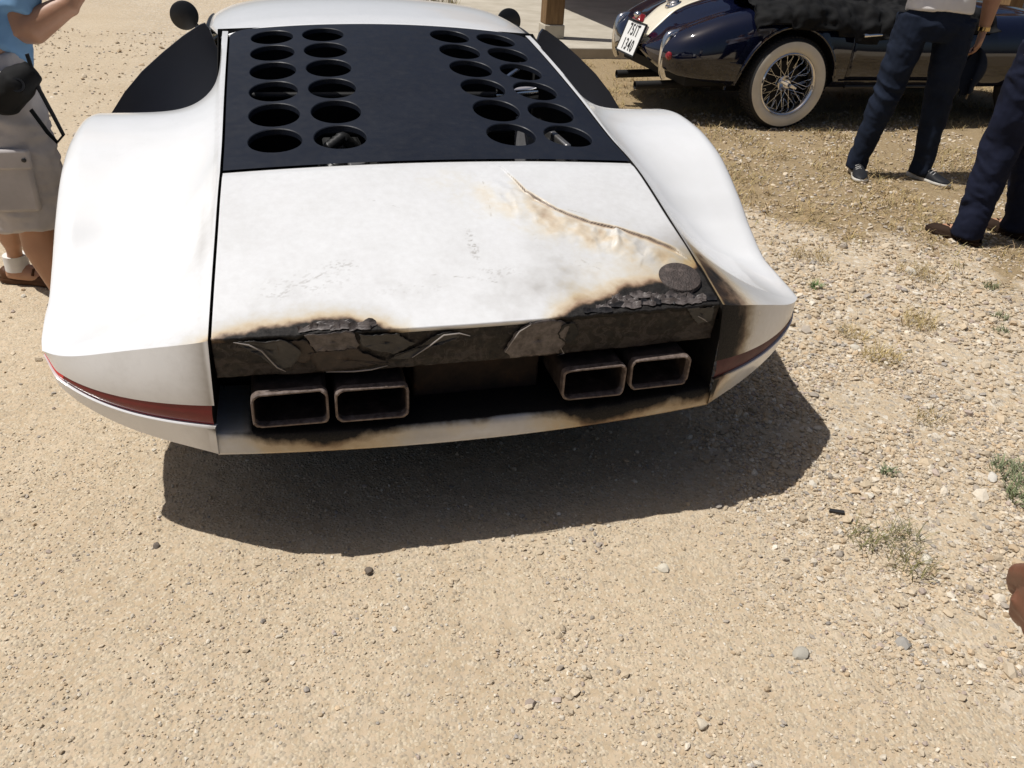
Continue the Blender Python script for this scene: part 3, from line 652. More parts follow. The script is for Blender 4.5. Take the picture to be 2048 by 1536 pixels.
MB().box((.33, .66, .62), (.37, .80, .79)).obj('heat_shield', M['aluminium'], eb, bevel=.005)
MB().tube([(.20, .46, .62), (.25, .50, .69), (.31, .53, .66)], .006, 8).obj('hose', M['aluminium'], eb)
for s in (-1, 1):
    for yy in (.90, 3.30):
        wcar = MB(); wcar.lathe([(.19, -.12), (.29, -.125), (.322, -.11), (.33, -.08), (.33, .08), (.322, .11), (.29, .125), (.19, .12)], (s * (.83 if yy < 2 else .66), yy, .332), (1, 0, 0), 40)
        wo_ = wcar.obj('wheel', M['tyre'], car, auto=30)
        r_ = MB(); r_.lathe([(.001, -.02), (.06, -.03), (.10, -.0), (.17, -.03), (.19, .11), (.195, .119)], (s * (.83 if yy < 2 else .66), yy, .332), (s, 0, 0), 32); r_.obj('rim', M['aluminium'], wo_, auto=30)
# ================================================================== ground
def zone(x, y):
    """0 = packed dirt drive, 1 = loose gravel (right of the car); and dry-grass cover by the parked roadster"""
    n1 = fbm(x * 1.3, y * 1.3, 0, 201); n2 = fbm(x * 5, y * 5, 0, 205)
    g = sstep(-.25, .50, (x - .42) + .30 * y + (n1 - .5) * 1.2 + (n2 - .5) * .5)
    grass = sstep(-.45, .55, (y - 2.0) * .55 + (x - 2.0) * .35 + (n1 - .5) * 1.7 + (n2 - .5) * .9) * sstep(1.1, 1.9, x + .15 * y)
    return g, grass
def gh(x, y):
    g, gr = zone(x, y)
    return ((fbm(x * 3, y * 3, 0, 211, 3) - .5) * .020 + (fbm(x * 28, y * 28, 0, 215, 3) - .5) * .0075 + (fbm(x * 90, y * 90, 0, 219, 2) - .5) * .004 * (.6 + .8 * g)) * sstep(40, 8, np.hypot(x, y))
def spaced(lo, a, b, hi, st):
    m = list(np.arange(a, b + 1e-6, st)); l = []; q = a; s_ = st
    while q > lo: s_ *= 1.25; q -= s_; l.append(q)
    r = []; q = b; s_ = st
    while q < hi: s_ *= 1.25; q += s_; r.append(q)
    return np.array(l[::-1] + m + r)
gx = spaced(-90, -1.9, 3.4, 90, .0155); gy = spaced(-60, -1.35, 2.4, 160, .0155)
GX, GY = np.meshgrid(gx, gy, indexing='ij')
me = grid_mesh('ground', np.stack([GX, GY, gh(GX, GY)], -1)); g_, gr_ = zone(GX, GY)
paint(me, 'zone', np.stack([g_, gr_, 0 * g_], -1).reshape(-1, 3))
n = NT('dry_ground'); co = n.coord()
big = n.noise(1.6, 5, .6, co); fin = n.noise(38, 6, .7, co); grit = n.vor(150, 'F1', 'Color', co); gs = n.n('ShaderNodeSeparateColor'); n.l(grit, gs.inputs[0])
gritd = n.vor(150, 'F1', 'Distance', co); st2 = n.vor(62, 'F1', 'Color', co); g2 = n.n('ShaderNodeSeparateColor'); n.l(st2, g2.inputs[0]); st2d = n.vor(62, 'F1', 'Distance', co)
dirt = n.ramp(big, [(.28, (.465, .362, .245)), (.5, (.54, .432, .305)), (.72, (.595, .49, .36))])
dirt = n.mix(n.ramp(fin, [(.30, .55), (.62, 0)]), dirt, (.34, .255, .150))
stone = n.ramp(gs.outputs[0], [(0, (.36, .30, .225)), (.4, (.48, .40, .285)), (.75, (.54, .455, .325)), (1, (.60, .52, .40))])
c = n.mix(n.math('MULTIPLY', n.ramp(gs.outputs[1], [(.42, 0), (.5, 1)]), .75), dirt, stone)
stone2 = n.ramp(g2.outputs[0], [(0, (.31, .275, .23)), (.5, (.50, .43, .335)), (1, (.66, .61, .52))])
gz = n.attr('zone', 'Red'); gg = n.attr('zone', 'Green')
c = n.mix(n.math('MULTIPLY', n.ramp(g2.outputs[1], [(.60, 0), (.66, 1)]), n.math('ADD', n.math('MULTIPLY', gz, .65), .12)), c, stone2)
thatch = n.ramp(n.noise(75, 5, .75, co, dist=1.5), [(.30, (.115, .075, .035)), (.5, (.26, .185, .095)), (.7, (.43, .335, .19))])
c = n.mix(n.math('MULTIPLY', n.ramp(n.math('ADD', gg, n.math('MULTIPLY', n.math('SUBTRACT', n.noise(9, 5, .65, co), .5), .9)), [(.35, 0), (.75, 1)]), .85), c, thatch)
n.set(Base_Color=c, Roughness=.92, Specular_IOR_Level=.2)
h = n.math('ADD', n.math('MULTIPLY', n.math('MULTIPLY', n.ramp(gs.outputs[1], [(.42, 0), (.5, 1)]), n.math('SUBTRACT', .8, gritd)), .6), n.math('MULTIPLY', fin, .8))
n.bump(h, .7, .007); M['ground'] = n.m
ground = link('ground', me, M['ground']); tag(ground, 'sunlit tan gravel and packed dirt', None, None, 'structure')

# ---- loose gravel: too many to count
ICO = np.array([(0, 0, 1)] + [(.894 * math.cos(R(72 * k)), .894 * math.sin(R(72 * k)), .447) for k in range(5)] + [(.894 * math.cos(R(72 * k + 36)), .894 * math.sin(R(72 * k + 36)), -.447) for k in range(5)] + [(0, 0, -1)])
ICF = [(0, 1 + k, 1 + (k + 1) % 5) for k in range(5)] + [(1 + k, 6 + k, 1 + (k + 1) % 5) for k in range(5)] + [(6 + k, 6 + (k + 1) % 5, 1 + (k + 1) % 5) for k in range(5)] + [(11, 6 + (k + 1) % 5, 6 + k) for k in range(5)]
ICF = np.array(ICF)
def stone_cols(m, rg):
    pal = np.array([(.53, .43, .305), (.59, .495, .37), (.47, .385, .28), (.64, .57, .465), (.40, .35, .295), (.34, .31, .28), (.54, .41, .27), (.44, .36, .31), (.69, .64, .55)])
    w = np.array([.22, .2, .15, .11, .07, .04, .13, .05, .03]); c = pal[rg.choice(len(pal), m, p=w / w.sum())]
    return np.clip(c * rg.uniform(.82, 1.15, (m, 1)), 0, .8)
def pebbles(name, x, y, size, rg, parent=None, sink=.25):
    m = len(x); sh = ICO[None] * (1 + rg.uniform(-.28, .28, (m, 12, 1))) * np.stack([rg.uniform(.75, 1.25, m), rg.uniform(.6, 1.0, m), rg.uniform(.35, .75, m)], -1)[:, None, :]
    a = rg.uniform(0, 6.28, m); tl = rg.normal(0, .35, m); ca, sa = np.cos(a)[:, None], np.sin(a)[:, None]; ct, st = np.cos(tl)[:, None], np.sin(tl)[:, None]
    px, pz = sh[..., 0] * ct - sh[..., 2] * st, sh[..., 0] * st + sh[..., 2] * ct; py = sh[..., 1]
    v = np.stack([px * ca - py * sa, px * sa + py * ca, pz], -1) * size[:, None, None]
    v[..., 0] += x[:, None]; v[..., 1] += y[:, None]; v[..., 2] += (gh(x, y) + size * (.5 - sink))[:, None] * 1.0
    f = (ICF[None] + 12 * np.arange(m)[:, None, None]).reshape(-1, 3)
    me = mesh(name, v.reshape(-1, 3), f, False); paint(me, 'col', np.repeat(stone_cols(m, rg), 12, 0)); return me
n = NT('pebble_stone'); d = n.noise(120, 4, .6); n.set(Base_Color=n.mix(n.ramp(d, [(.3, .30), (.7, 0)]), n.attr('col'), (.34, .28, .19)), Roughness=.88, Specular_IOR_Level=.25); n.bump(d, .25, .002); M['pebble'] = n.m
rg = np.random.default_rng(5)
def scatter(num, x0, x1, y0, y1, dens, rg):
    x = rg.uniform(x0, x1, num * 4); y = rg.uniform(y0, y1, num * 4); k = rg.uniform(0, 1, num * 4) < dens(x, y); return x[k][:num], y[k][:num]
def dn(x, y):
    g, gr = zone(x, y); cl = fbm(x * 6, y * 6, 0, 231); return np.clip((.30 + .70 * g) * sstep(.25, .60, cl) * (1 - .55 * gr) + .08, 0, 1)
X1, Y1 = scatter(64000, -1.5, 1.8, -1.22, .45, dn, rg); s1 = rg.gamma(2.0, .00085, len(X1)) + .0009; s1 *= .85 + .75 * zone(X1, Y1)[0]
X2, Y2 = scatter(7500, -1.6, 2.6, -1.25, 1.4, lambda x, y: dn(x, y) * (.25 + .75 * zone(x, y)[0]), rg); s2 = rg.gamma(2.5, .0016, len(X2)) + .0028; s2 *= .50 + .75 * zone(X2, Y2)[0]
X3, Y3 = scatter(16000, .9, 4.6, .3, 4.2, dn, rg); s3 = rg.gamma(2.2, .0022, len(X3)) + .003
X5, Y5 = scatter(3000, -1.2, 1.2, -1.22, -.2, lambda x, y: (sstep(.42, .62, fbm(x * 4, y * 4, 0, 238)) + .03) * sstep(-.45, .55, x), rg); s5 = rg.gamma(2.2, .0012, len(X5)) + .0022
X4, Y4 = scatter(3500, -4.0, -.9, .6, 8, lambda x, y: .5 + 0 * x, rg); s4 = rg.gamma(2.2, .0025, len(X4)) + .003
me = pebbles('gravel', np.concatenate([X1, X2, X3, X4, X5]), np.concatenate([Y1, Y2, Y3, Y4, Y5]), np.concatenate([s1, s2, s3, s4, s5]), rg)
tag(link('gravel', me, M['pebble']), 'fine loose pale gravel strewn over the dirt', 'gravel', None, 'stuff')

# ---- stones that can be picked out one by one
def big_stone(x, y, size, col, seed, label, group=None, flat=.6):
    rg = np.random.default_rng(seed); b = bmesh.new(); bmesh.ops.create_icosphere(b, subdivisions=2, radius=1)
    for v in b.verts:
        c = v.co; k = .72 + .6 * float(fbm(c.x * 1.3 + seed, c.y * 1.3, c.z * 1.3, seed, 3)); v.co = c * k
    for q in range(4):
        nrm = Vector(rg.normal(0, 1, 3)).normalized(); cut = rg.uniform(.62, .82)
        for v in b.verts:
            e = v.co.dot(nrm) - cut
            if e > 0: v.co -= nrm * e
    me = bpy.data.meshes.new('stone'); b.to_mesh(me); b.free(); sharp(me, 28)
    paint(me, 'col', np.tile(col, (len(me.vertices), 1)))
    for p in me.polygons: p.use_smooth = True
    o = link('stone', me, M['pebble']); o.scale = (size * rg.uniform(.95, 1.2), size * rg.uniform(.7, .95), size * flat); o.rotation_euler = (rg.normal(0, .2), rg.normal(0, .2), rg.uniform(0, 6.28))
    o.location = (x, y, float(gh(x, y)) + size * flat * .35); tag(o, label, 'stone', group); return o
ST = [(1.516, -.344, .022, (.66, .63, .57), 'pale rounded stone beside the green weed at the right edge'),
      (1.603, .453, .020, (.60, .56, .48), 'flat pale stone between the straw tufts right of the car'),
      (.402, -.498, .016, (.62, .57, .47), 'two-toned pale pebble in front of the car shadow'),
      (-.023, -.805, .0125, (.33, .27, .23), 'round brownish pebble alone on the packed dirt near the bottom'),
      (.594, -.810, .021, (.42, .40, .35), 'large flat grey stone sunk in the dirt, lower right'),
      (.846, -.827, .020, (.34, .33, .31), 'dark grey angular stone, lower right of the gravel'),
      (.30, -.925, .017, (.60, .53, .42), 'cream blocky stone at the bottom edge of the picture'),
      (1.09, -.60, .017, (.63, .59, .50), 'smooth cream stone below the sparse grass'),
      (-.30, -.36, .012, (.13, .105, .09), 'dark flat pebble just outside the shadow edge'),
      (-.79, -.17, .011, (.12, .10, .09), 'small dark pebble left of the car shadow')]
for i, (x, y, s_, c_, lb) in enumerate(ST): big_stone(x, y, s_, c_, 300 + i, lb)
rs = np.random.default_rng(77); cnt = 0
while cnt < 90:
    x, y = rs.uniform(.1, 3.0), rs.uniform(-1.1, 1.8)
    g, gr = zone(np.array(x), np.array(y))
    if rs.uniform() > float(g) * (1 - .6 * float(gr)): continue
    if x < 1.1 and -.15 < y: continue
    s_ = rs.uniform(.009, .0165); big_stone(x, y, s_, tuple(stone_cols(1, rs)[0]), 400 + cnt, 'small loose limestone lying on the gravel right of the burnt car', 'loose stones on the gravel', rs.uniform(.45, .75)); cnt += 1
cnt = 0
while cnt < 16:
    x, y = rs.uniform(-.75, .9), rs.uniform(-1.12, -.34)
    s_ = rs.uniform(.005, .009); big_stone(x, y, s_, tuple(stone_cols(1, rs)[0]), 600 + cnt, 'small pebble lying on the packed dirt in front of the car shadow', 'pebbles on the packed dirt', rs.uniform(.5, .75)); cnt += 1
# ---- a black shard
sh_ = MB().add([(-.018, .008, 0), (.018, -.012, 0), (.020, -.004, 0), (-.012, .014, 0), (-.018, .008, .004), (.018, -.012, .006), (.020, -.004, .009), (-.012, .014, .007)], [(3, 2, 1, 0), (4, 5, 6, 7), (0, 1, 5, 4), (1, 2, 6, 5), (2, 3, 7, 6), (3, 0, 4, 7)]).obj('plastic_shard', M['black'], None, smooth=False)
sh_.location = (.961, -.392, float(gh(.961, -.392)) + .006); tag(sh_, 'thin black plastic shard on the gravel', 'debris')

# ---- dry grass (uncountable) and single weeds
n = NT('grass_blade'); n.set(Base_Color=n.attr('col'), Roughness=.8, Specular_IOR_Level=.2); M['blade'] = n.m
def blades(x, y, ln, lean, col, rg, wid=.0016):
    m = len(x); a = rg.uniform(0, 6.28, m); ca, sa = np.cos(a), np.sin(a); h = ln * np.sqrt(np.clip(1 - lean ** 2, .02, 1)); z0 = gh(x, y)
    k = [(0, 0), (.55, .62), (1, 1)]; V_ = []
    for (q, hz) in k:
        w = wid * (1 - .75 * q); bx = x + ca * ln * lean * q ** 1.5; by = y + sa * ln * lean * q ** 1.5; bz = z0 + h * hz
        V_.append(np.stack([bx - sa * w, by + ca * w, bz], -1)); V_.append(np.stack([bx + sa * w, by - ca * w, bz], -1))
    v = np.stack(V_, 1); f = np.array([(0, 1, 3, 2), (2, 3, 5, 4)]); F_ = (f[None] + 6 * np.arange(m)[:, None, None]).reshape(-1, 4)
    return v.reshape(-1, 3), F_, np.repeat(col, 6, 0)
def straw(m, rg): return np.array([(.40, .30, .15)]) * rg.uniform(.6, 1.25, (m, 1)) * np.array([[1, 1, 1]]) + rg.uniform(-.02, .02, (m, 3))
def dg(x, y): 
    gr = zone(x, y)[1]; return np.clip(gr * sstep(.38, .62, fbm(x * 4, y * 4, 0, 251)) + .02, 0, 1)
XB, YB = scatter(34000, 1.3, 6.6, .8, 6.4, dg, rg); v, f, c = blades(XB, YB, rg.uniform(.03, .09, len(XB)), rg.uniform(.80, .995, len(XB)), straw(len(XB), rg), rg, .0024)
me = mesh('dry_grass', v, f, False); paint(me, 'col', np.clip(c, .02, .7)); tag(link('dry_grass', me, M['blade']), 'flattened dry straw-coloured grass around the parked roadster', 'grass', None, 'stuff')
def weed(x, y, rad, num, ln, col, label, cat, seed, lean=(.2, .9), wid=.002, leafy=False, group=None):
    rg = np.random.default_rng(seed); r = rad * np.sqrt(rg.uniform(0, 1, num)) * .6; a = rg.uniform(0, 6.28, num)
    cc = np.array([col]) * rg.uniform(.6, 1.3, (num, 1))
    v, f, c = blades(x + r * np.cos(a), y + r * np.sin(a), ln * rg.uniform(.5, 1.1, num), rg.uniform(*lean, num), cc, rg, wid)
    me = mesh('leaves', v, f, False); paint(me, 'col', np.clip(c, .01, .7))
    nm = 'green_weed' if cat == 'weed' else 'straw_tuft'
    t = link(nm, me, M['blade']); tag(t, label, cat, group); return t
WD = [(1.60, -.34, .11, 190, .05, (.20, .225, .125), 'low grey-green weed clump at the right edge beside a pale stone', 'weed'),
      (1.53, -.45, .08, 100, .06, (.20, .23, .12), 'spiky green weed just below the larger clump at the right edge', 'weed'),
      (1.228, -.252, .035, 50, .03, (.20, .23, .13), 'tiny green weed on the gravel right of the car shadow', 'weed'),
      (1.78, 1.0, .035, 60, .04, (.13, .21, .07), 'small bright green weed close behind the burnt car corner', 'weed'),
      (2.60, .885, .06, 60, .035, (.23, .24, .14), 'upper of three small grey-green weeds on the right', 'weed'),
      (2.404, .608, .055, 60, .03, (.23, .24, .14), 'middle of three small grey-green weeds on the right', 'weed'),
      (2.31, .495, .05, 50, .03, (.23, .24, .14), 'lowest of three small grey-green weeds on the right', 'weed'),
      (.98, -.50, .09, 70, .07, (.20, .19, .08), 'sparse thin grass tuft beside the black shard', 'grass tuft'),
      (1.09, -.515, .07, 60, .07, (.19, .18, .08), 'sparse thin grass tuft right of the black shard', 'grass tuft'),
      (1.03, -.61, .10, 80, .07, (.21, .19, .08), 'sparse yellowing grass below the black shard', 'grass tuft'),
      (2.0, .61, .13, 170, .09, (.46, .36, .17), 'pale straw tuft, farthest of three right of the car', 'grass tuft'),
      (1.645, .36, .11, 150, .08, (.44, .34, .15), 'pale straw tuft, nearest of three right of the car', 'grass tuft'),
      (1.66, .56, .10, 110, .07, (.44, .34, .16), 'pale straw tuft, middle of three right of the car', 'grass tuft'),
      (1.95, 1.32, .16, 150, .08, (.42, .32, .15), 'wide straw patch beside the fender of the burnt car', 'grass tuft'),
      (2.35, 1.05, .16, 150, .09, (.40, .31, .15), 'dry straw patch left of the brown loafers', 'grass tuft'),
      (1.55, -.02, .09, 70, .05, (.36, .28, .13), 'small straw scraps on the stony gravel near the shadow corner', 'grass tuft')]
for i, w_ in enumerate(WD): weed(*w_, 500 + i, lean=(.45, .95) if w_[7] == 'weed' else (.6, .98), wid=.0022 if w_[7] == 'weed' else .0012)
# ================================================================== the dark blue roadster behind
n = NT('navy_gloss_paint'); d = n.noise(3, 4); du = n.noise(40, 5, .7)
n.set(Base_Color=n.mix(n.ramp(du, [(.55, 0), (.85, .06)]), n.ramp(d, [(.3, (.0025, .0035, .014)), (.7, (.0035, .005, .018))]), (.10, .085, .07)), Roughness=.06, Coat_Weight=.8, Coat_Roughness=.015); M['navygloss'] = n.m
M['cream'] = simple('cream_stripe', (.74, .68, .54), .25, var=.04, Coat_Weight=.5)
M['whitewall'] = simple('whitewall_rubber', (.70, .655, .56), .65, var=.08, scale=9)
M['redglass'] = simple('red_lens', (.22, .012, .015), .12, Coat_Weight=.7)
M['platewhite'] = simple('plate_white', (.78, .78, .76), .4, var=.03)
M['ink'] = simple('plate_black', (.01, .01, .01), .5)
n = NT('black_cover_cloth'); d = n.noise(240, 3); n.set(Base_Color=n.ramp(n.noise(8, 4), [(.3, (.004, .004, .0045)), (.7, (.009, .009, .009))]), Roughness=.8, Specular_IOR_Level=.2); M['cover'] = n.m
RC = 4.49
rd = thing('roadster', 'glossy dark blue classic roadster with cream stripe and whitewall wire wheels', 'car', (3.17, RC, 0))
SX = [2.255, 2.275, 2.32, 2.40, 2.52, 2.68, 2.90, 3.17, 3.5, 3.8, 4.5, 5.0, 5.45, 5.8, 6.0, 6.06]
def tb(vals, x): return crom(SX, vals, x)
HW = [.20, .40, .56, .66, .72, .755, .785, .80, .785, .765, .755, .765, .78, .70, .5, .3]
ZF = [.48, .51, .56, .625, .685, .745, .80, .835, .815, .79, .78, .79, .80, .70, .58, .48]
ZD = [.49, .505, .55, .625, .725, .79, .845, .86, .87, .875, .88, .86, .83, .76, .62, .5]
ZB = [.46, .41, .365, .335, .315, .30, .29, .285, .28, .275, .275, .28, .29, .32, .38, .44]
UQ = np.linspace(0, 1, 44)
def section(x):
    h, f, d_, b = float(tb(HW, x)), float(tb(ZF, x)), float(tb(ZD, x)), float(tb(ZB, x))
    k = min(1, h / .7)
    pts = np.array([(h - .20 * k, b - .005), (h - .07 * k, b + .004), (h - .012 * k, b + .10 * k), (h, b + .42 * (f - b)), (h - .012 * k, b + .68 * (f - b)), (h - .065 * k, b + .90 * (f - b)), (h - .17 * k, f), (h - .30 * k, f - .012 * k), (h - .40 * k, (f + d_) / 2 - .012), (h * .25, d_ - .006), (0, d_)])
    s_ = np.concatenate([[0], np.cumsum(np.hypot(*np.diff(pts, axis=0).T))]); s_ /= s_[-1]
    return np.stack([crom(s_, pts[:, 0], UQ), crom(s_, pts[:, 1], UQ)], -1)
def rsurf(xs_, u0=0, u1=1, nu=44, off=0.0, side=-1):
    out = []
    for x in xs_:
        s_ = section(x); uq = np.linspace(u0, u1, nu); yy = np.interp(uq, UQ, s_[:, 0]); zz = np.interp(uq, UQ, s_[:, 1])
        if off:
            ty, tz = np.gradient(yy), np.gradient(zz); l_ = np.hypot(ty, tz) + 1e-9; yy = yy + off * tz / l_; zz = zz - off * ty / l_
        out.append(np.stack([np.full(nu, x), RC + side * yy, zz], -1))
    return np.array(out)
xs_ = np.concatenate([np.linspace(2.255, 2.7, 26), np.linspace(2.715, 3.62, 64), np.linspace(3.64, 6.06, 60)])
nearP = rsurf(xs_); farP = rsurf(xs_, side=1)[:, ::-1][:, 1:]
full = np.concatenate([nearP, farP], 1); nu_, nv_ = full.shape[:2]
V_ = full.reshape(-1, 3).copy(); F_ = grid_faces(nu_, nv_)
AC = np.array([3.17, .318]); AR = .385
near = V_[:, 1] < RC - .45; rr = np.hypot(V_[:, 0] - AC[0], V_[:, 2] - AC[1]); ins = near & (rr < AR) & (V_[:, 2] < .78)
keep = ~ins[F_].all(1)
mv = ins.copy(); dirx = (V_[:, [0, 2]] - AC) / np.maximum(rr, 1e-6)[:, None]
V_[mv, 0] = AC[0] + dirx[mv, 0] * AR; V_[mv, 2] = np.maximum(AC[1] + dirx[mv, 1] * AR, .27)
used_f = F_[keep]; me = mesh('body', V_, used_f); b = bmesh.new(); b.from_mesh(me); bmesh.ops.delete(b, geom=[v for v in b.verts if not v.link_faces], context='VERTS')
bmesh.ops.recalc_face_normals(b, faces=b.faces); b.to_mesh(me); b.free(); sharp(me, 60)
body = link('body', me, M['navygloss'], rd)
# end caps
for xx, nm in ((2.2555, 'tail_cap'), (6.0595, 'nose_cap')):
    s_ = section(xx); ring = [(xx, RC - a, c_) for a, c_ in s_] + [(xx, RC + a, c_) for a, c_ in s_[::-1][1:]]
    me = mesh(nm, ring, [tuple(range(len(ring)))]); link(nm, me, M['navygloss'], rd)
lipp = []
for a in np.linspace(R(-12), R(192), 40):
    x, z = AC[0] + AR * math.cos(a), AC[1] + AR * math.sin(a); s_ = section(x); m_ = np.argmin(np.abs(s_[:30, 1] - z)); lipp.append((x, RC - s_[m_, 0] - .002, z))
MB().tube(lipp, .012, 8).obj('wheel_arch_lip', M['navygloss'], rd)
MB().add([(p[0], p[1] + .006, p[2]) for p in lipp] + [(p[0], 4.06, p[2]) for p in lipp], [(i, i + 1, 41 + i, 40 + i) for i in range(39)]).obj('wheel_well', M['bay'], rd)
MB().box((2.45, RC - .60, .27), (5.8, RC + .60, .34)).obj('underfloor', M['bay'], rd, smooth=False)
MB().add([(2.75, 4.06, .2), (3.62, 4.06, .2), (3.62, 4.06, .75), (2.75, 4.06, .75)], [(0, 1, 2, 3)]).obj('inner_wall', M['bay'], rd, smooth=False)
# doors
for sd in (-1, 1):
    dr = part('door', rsurf(np.linspace(3.66, 4.62, 24), .16, .60, 22, .004, sd), M['navygloss'], rd, flip=(sd > 0), thick=.012)
hy = RC - .79
hd = MB().tube([(3.70, hy + .01, .655), (3.705, hy - .028, .658), (3.73, hy - .032, .660), (3.80, hy - .030, .664), (3.845, hy - .022, .664)], [.013, .014, .010, .009, .008], 10).obj('door_handle', M['chrome'], rd)
MB().tube([(3.66, hy + .012, .30), (4.62, hy + .03, .30)], .012, 8).obj('sill_moulding', M['black'], rd)
# stripe along the boot
st = []
for x in np.linspace(2.30, 3.0, 30):
    d_ = float(tb(ZD, x)); st.append([(x, RC + q, d_ + .003 - .10 * q * q - (.004 if abs(q) < .13 else .02)) for q in np.linspace(-.145, .145, 9)])
st = np.array(st)
for i, x in enumerate(np.linspace(2.30, 3.0, 30)):
    s_ = section(x)[::-1]; st[i, :, 2] = np.interp(np.abs(st[i, :, 1] - RC), s_[:, 0], s_[:, 1]) + .003
part('stripe', st, M['cream'], rd, flip=False, thick=.002)
fz = float(tb(ZD, 2.56)); m = MB(); m.lathe([(.001, .030), (.035, .030), (.048, .022), (.050, .012), (.062, .006), (.066, -.004)], (2.56, RC, fz), (-.35, 0, 1), 32); fc = m.obj('fuel_cap', M['chrome'], rd, auto=30)
MB().box((2.50, RC - .015, fz + .012), (2.60, RC + .015, fz + .038)).obj('cap_lever', M['chrome'], fc, bevel=.006)
# number plate with its lamp
PM = Matrix.Translation((2.240, 4.475, .508)) @ Matrix(((0, .335, -.942, 0), (-1, 0, 0, 0), (0, .942, .335, 0), (0, 0, 0, 1)))    # local x right, y up, z outward
pl = MB().box((-.175, -.118, -.004), (.175, .118, .004), PM).obj('number_plate', M['platewhite'], rd, bevel=.003); tag(pl, 'white plate with black characters 75IT 1340')
fr = MB()
for a, b_ in (((-.181, -.124, -.005), (-.168, .124, .007)), ((.168, -.124, -.005), (.181, .124, .007)), ((-.168, .111, -.005), (.168, .124, .007)), ((-.168, -.124, -.005), (.168, -.111, .007))): fr.box(a, b_, PM)
fr.obj('plate_frame', M['ink'], pl, smooth=False)
def glyphs(txt, size, ox, oy, parent, space=1.0):
    c = bpy.data.curves.new('t', 'FONT'); c.body = txt; c.size = size; c.align_x = 'CENTER'; c.align_y = 'CENTER'; c.extrude = .0008; c.space_character = space; c.offset = .0015
    t = bpy.data.objects.new('t', c); COL.objects.link(t); t.scale = (.74, 1.0, 1); bpy.context.view_layer.update()
    me = bpy.data.meshes.new_from_object(t.evaluated_get(bpy.context.evaluated_depsgraph_get())); me.transform(PM @ Matrix.Translation((ox, oy, .0058)) @ Matrix.Diagonal((.74, 1, 1, 1)))
    bpy.data.objects.remove(t); me.name = 'plate_characters'; me.materials.clear(); return link('plate_characters', me, M['ink'], parent)
glyphs('75IT', .118, .005, .052, pl, 1.25); glyphs('1340', .118, 0, -.058, pl, 1.25)
for sx_ in (-.07, .09): MB().tube([PM @ Vector((sx_, .105, .002)), PM @ Vector((sx_, .105, .009))], .004, 8).obj('plate_bolt', M['chrome'], pl)
lm = MB().add([PM @ Vector(q) for q in ((-.085, .125, -.01), (.085, .125, -.01), (.03, .185, -.03), (-.03, .185, -.03), (-.075, .125, .03), (.075, .125, .03), (.025, .18, .02), (-.025, .18, .02))], [(3, 2, 1, 0), (4, 5, 6, 7), (0, 1, 5, 4), (1, 2, 6, 5), (2, 3, 7, 6), (3, 0, 4, 7)]).obj('plate_lamp', M['redglass'], rd, bevel=.008)
MB().ball(PM @ Vector((0, .165, .025)), (.03, .035, .025), 16, 10).obj('lamp_hood', M['chrome'], lm)
# bumperettes
for yy in (4.03, 4.985):
    pr_ = [(2.46, .625), (2.40, .630), (2.345, .622), (2.315, .595), (2.300, .54), (2.292, .46), (2.296, .38), (2.310, .32), (2.335, .29)]
    P_ = []
    for i, (x, z) in enumerate(pr_):
        w = np.interp(i, [0, 3, 8], [.030, .034, .026]); t_ = np.array(pr_[min(i + 1, 8)]) - np.array(pr_[max(i - 1, 0)]); t_ = t_ / np.hypot(*t_); nn_ = np.array([-t_[1], t_[0]]); nn_ = -nn_
        P_.append([(x + nn_[0] * o_ * -1, yy + w * a_, z + nn_[1] * o_ * -1) for a_, o_ in ((-1, 0.028), (-.95, .006), (-.6, -.004), (0, -.008), (.6, -.004), (.95, .006), (1, .028))])
    o = part('bumper_upright', np.array(P_), M['chrome'], rd); mo = o.modifiers.new('sub', 'SUBSURF'); mo.levels = 1; mo.render_levels = 2
m = MB(); m.lathe([(.001, .040), (.018, .036), (.028, .022), (.030, .0), (.034, -.004)], (2.335, 3.945, .465), (-1, -.45, .15), 24); tl = m.obj('rear_lamp', M['redglass'], rd, auto=30)
m = MB(); m.lathe([(.033, .004), (.038, .0), (.040, -.03)], (2.335, 3.945, .465), (-1, -.45, .15), 24); m.obj('lamp_ring', M['chrome'], tl, auto=30)
m = MB(); m.lathe([(.001, .03), (.02, .022), (.026, .0)], (2.345, 3.985, .50), (-1, -.3, .3), 20); m.obj('reflector', M['redglass'], rd)
for (xa, xb, yy) in ((2.17, 2.8, 4.52), (2.15, 2.8, 4.09)):
    m = MB(); m.lathe([(.026, 0), (.030, 0), (.030, xb - xa), (.026, xb - xa)], (xa, yy, .235), (1, 0, .03), 20); m.lathe([(.026, 0), (.026, .2), (.001, .2)], (xa, yy, .235), (1, 0, .03), 20); m.obj('exhaust_pipe', M['bay'], rd, auto=30)
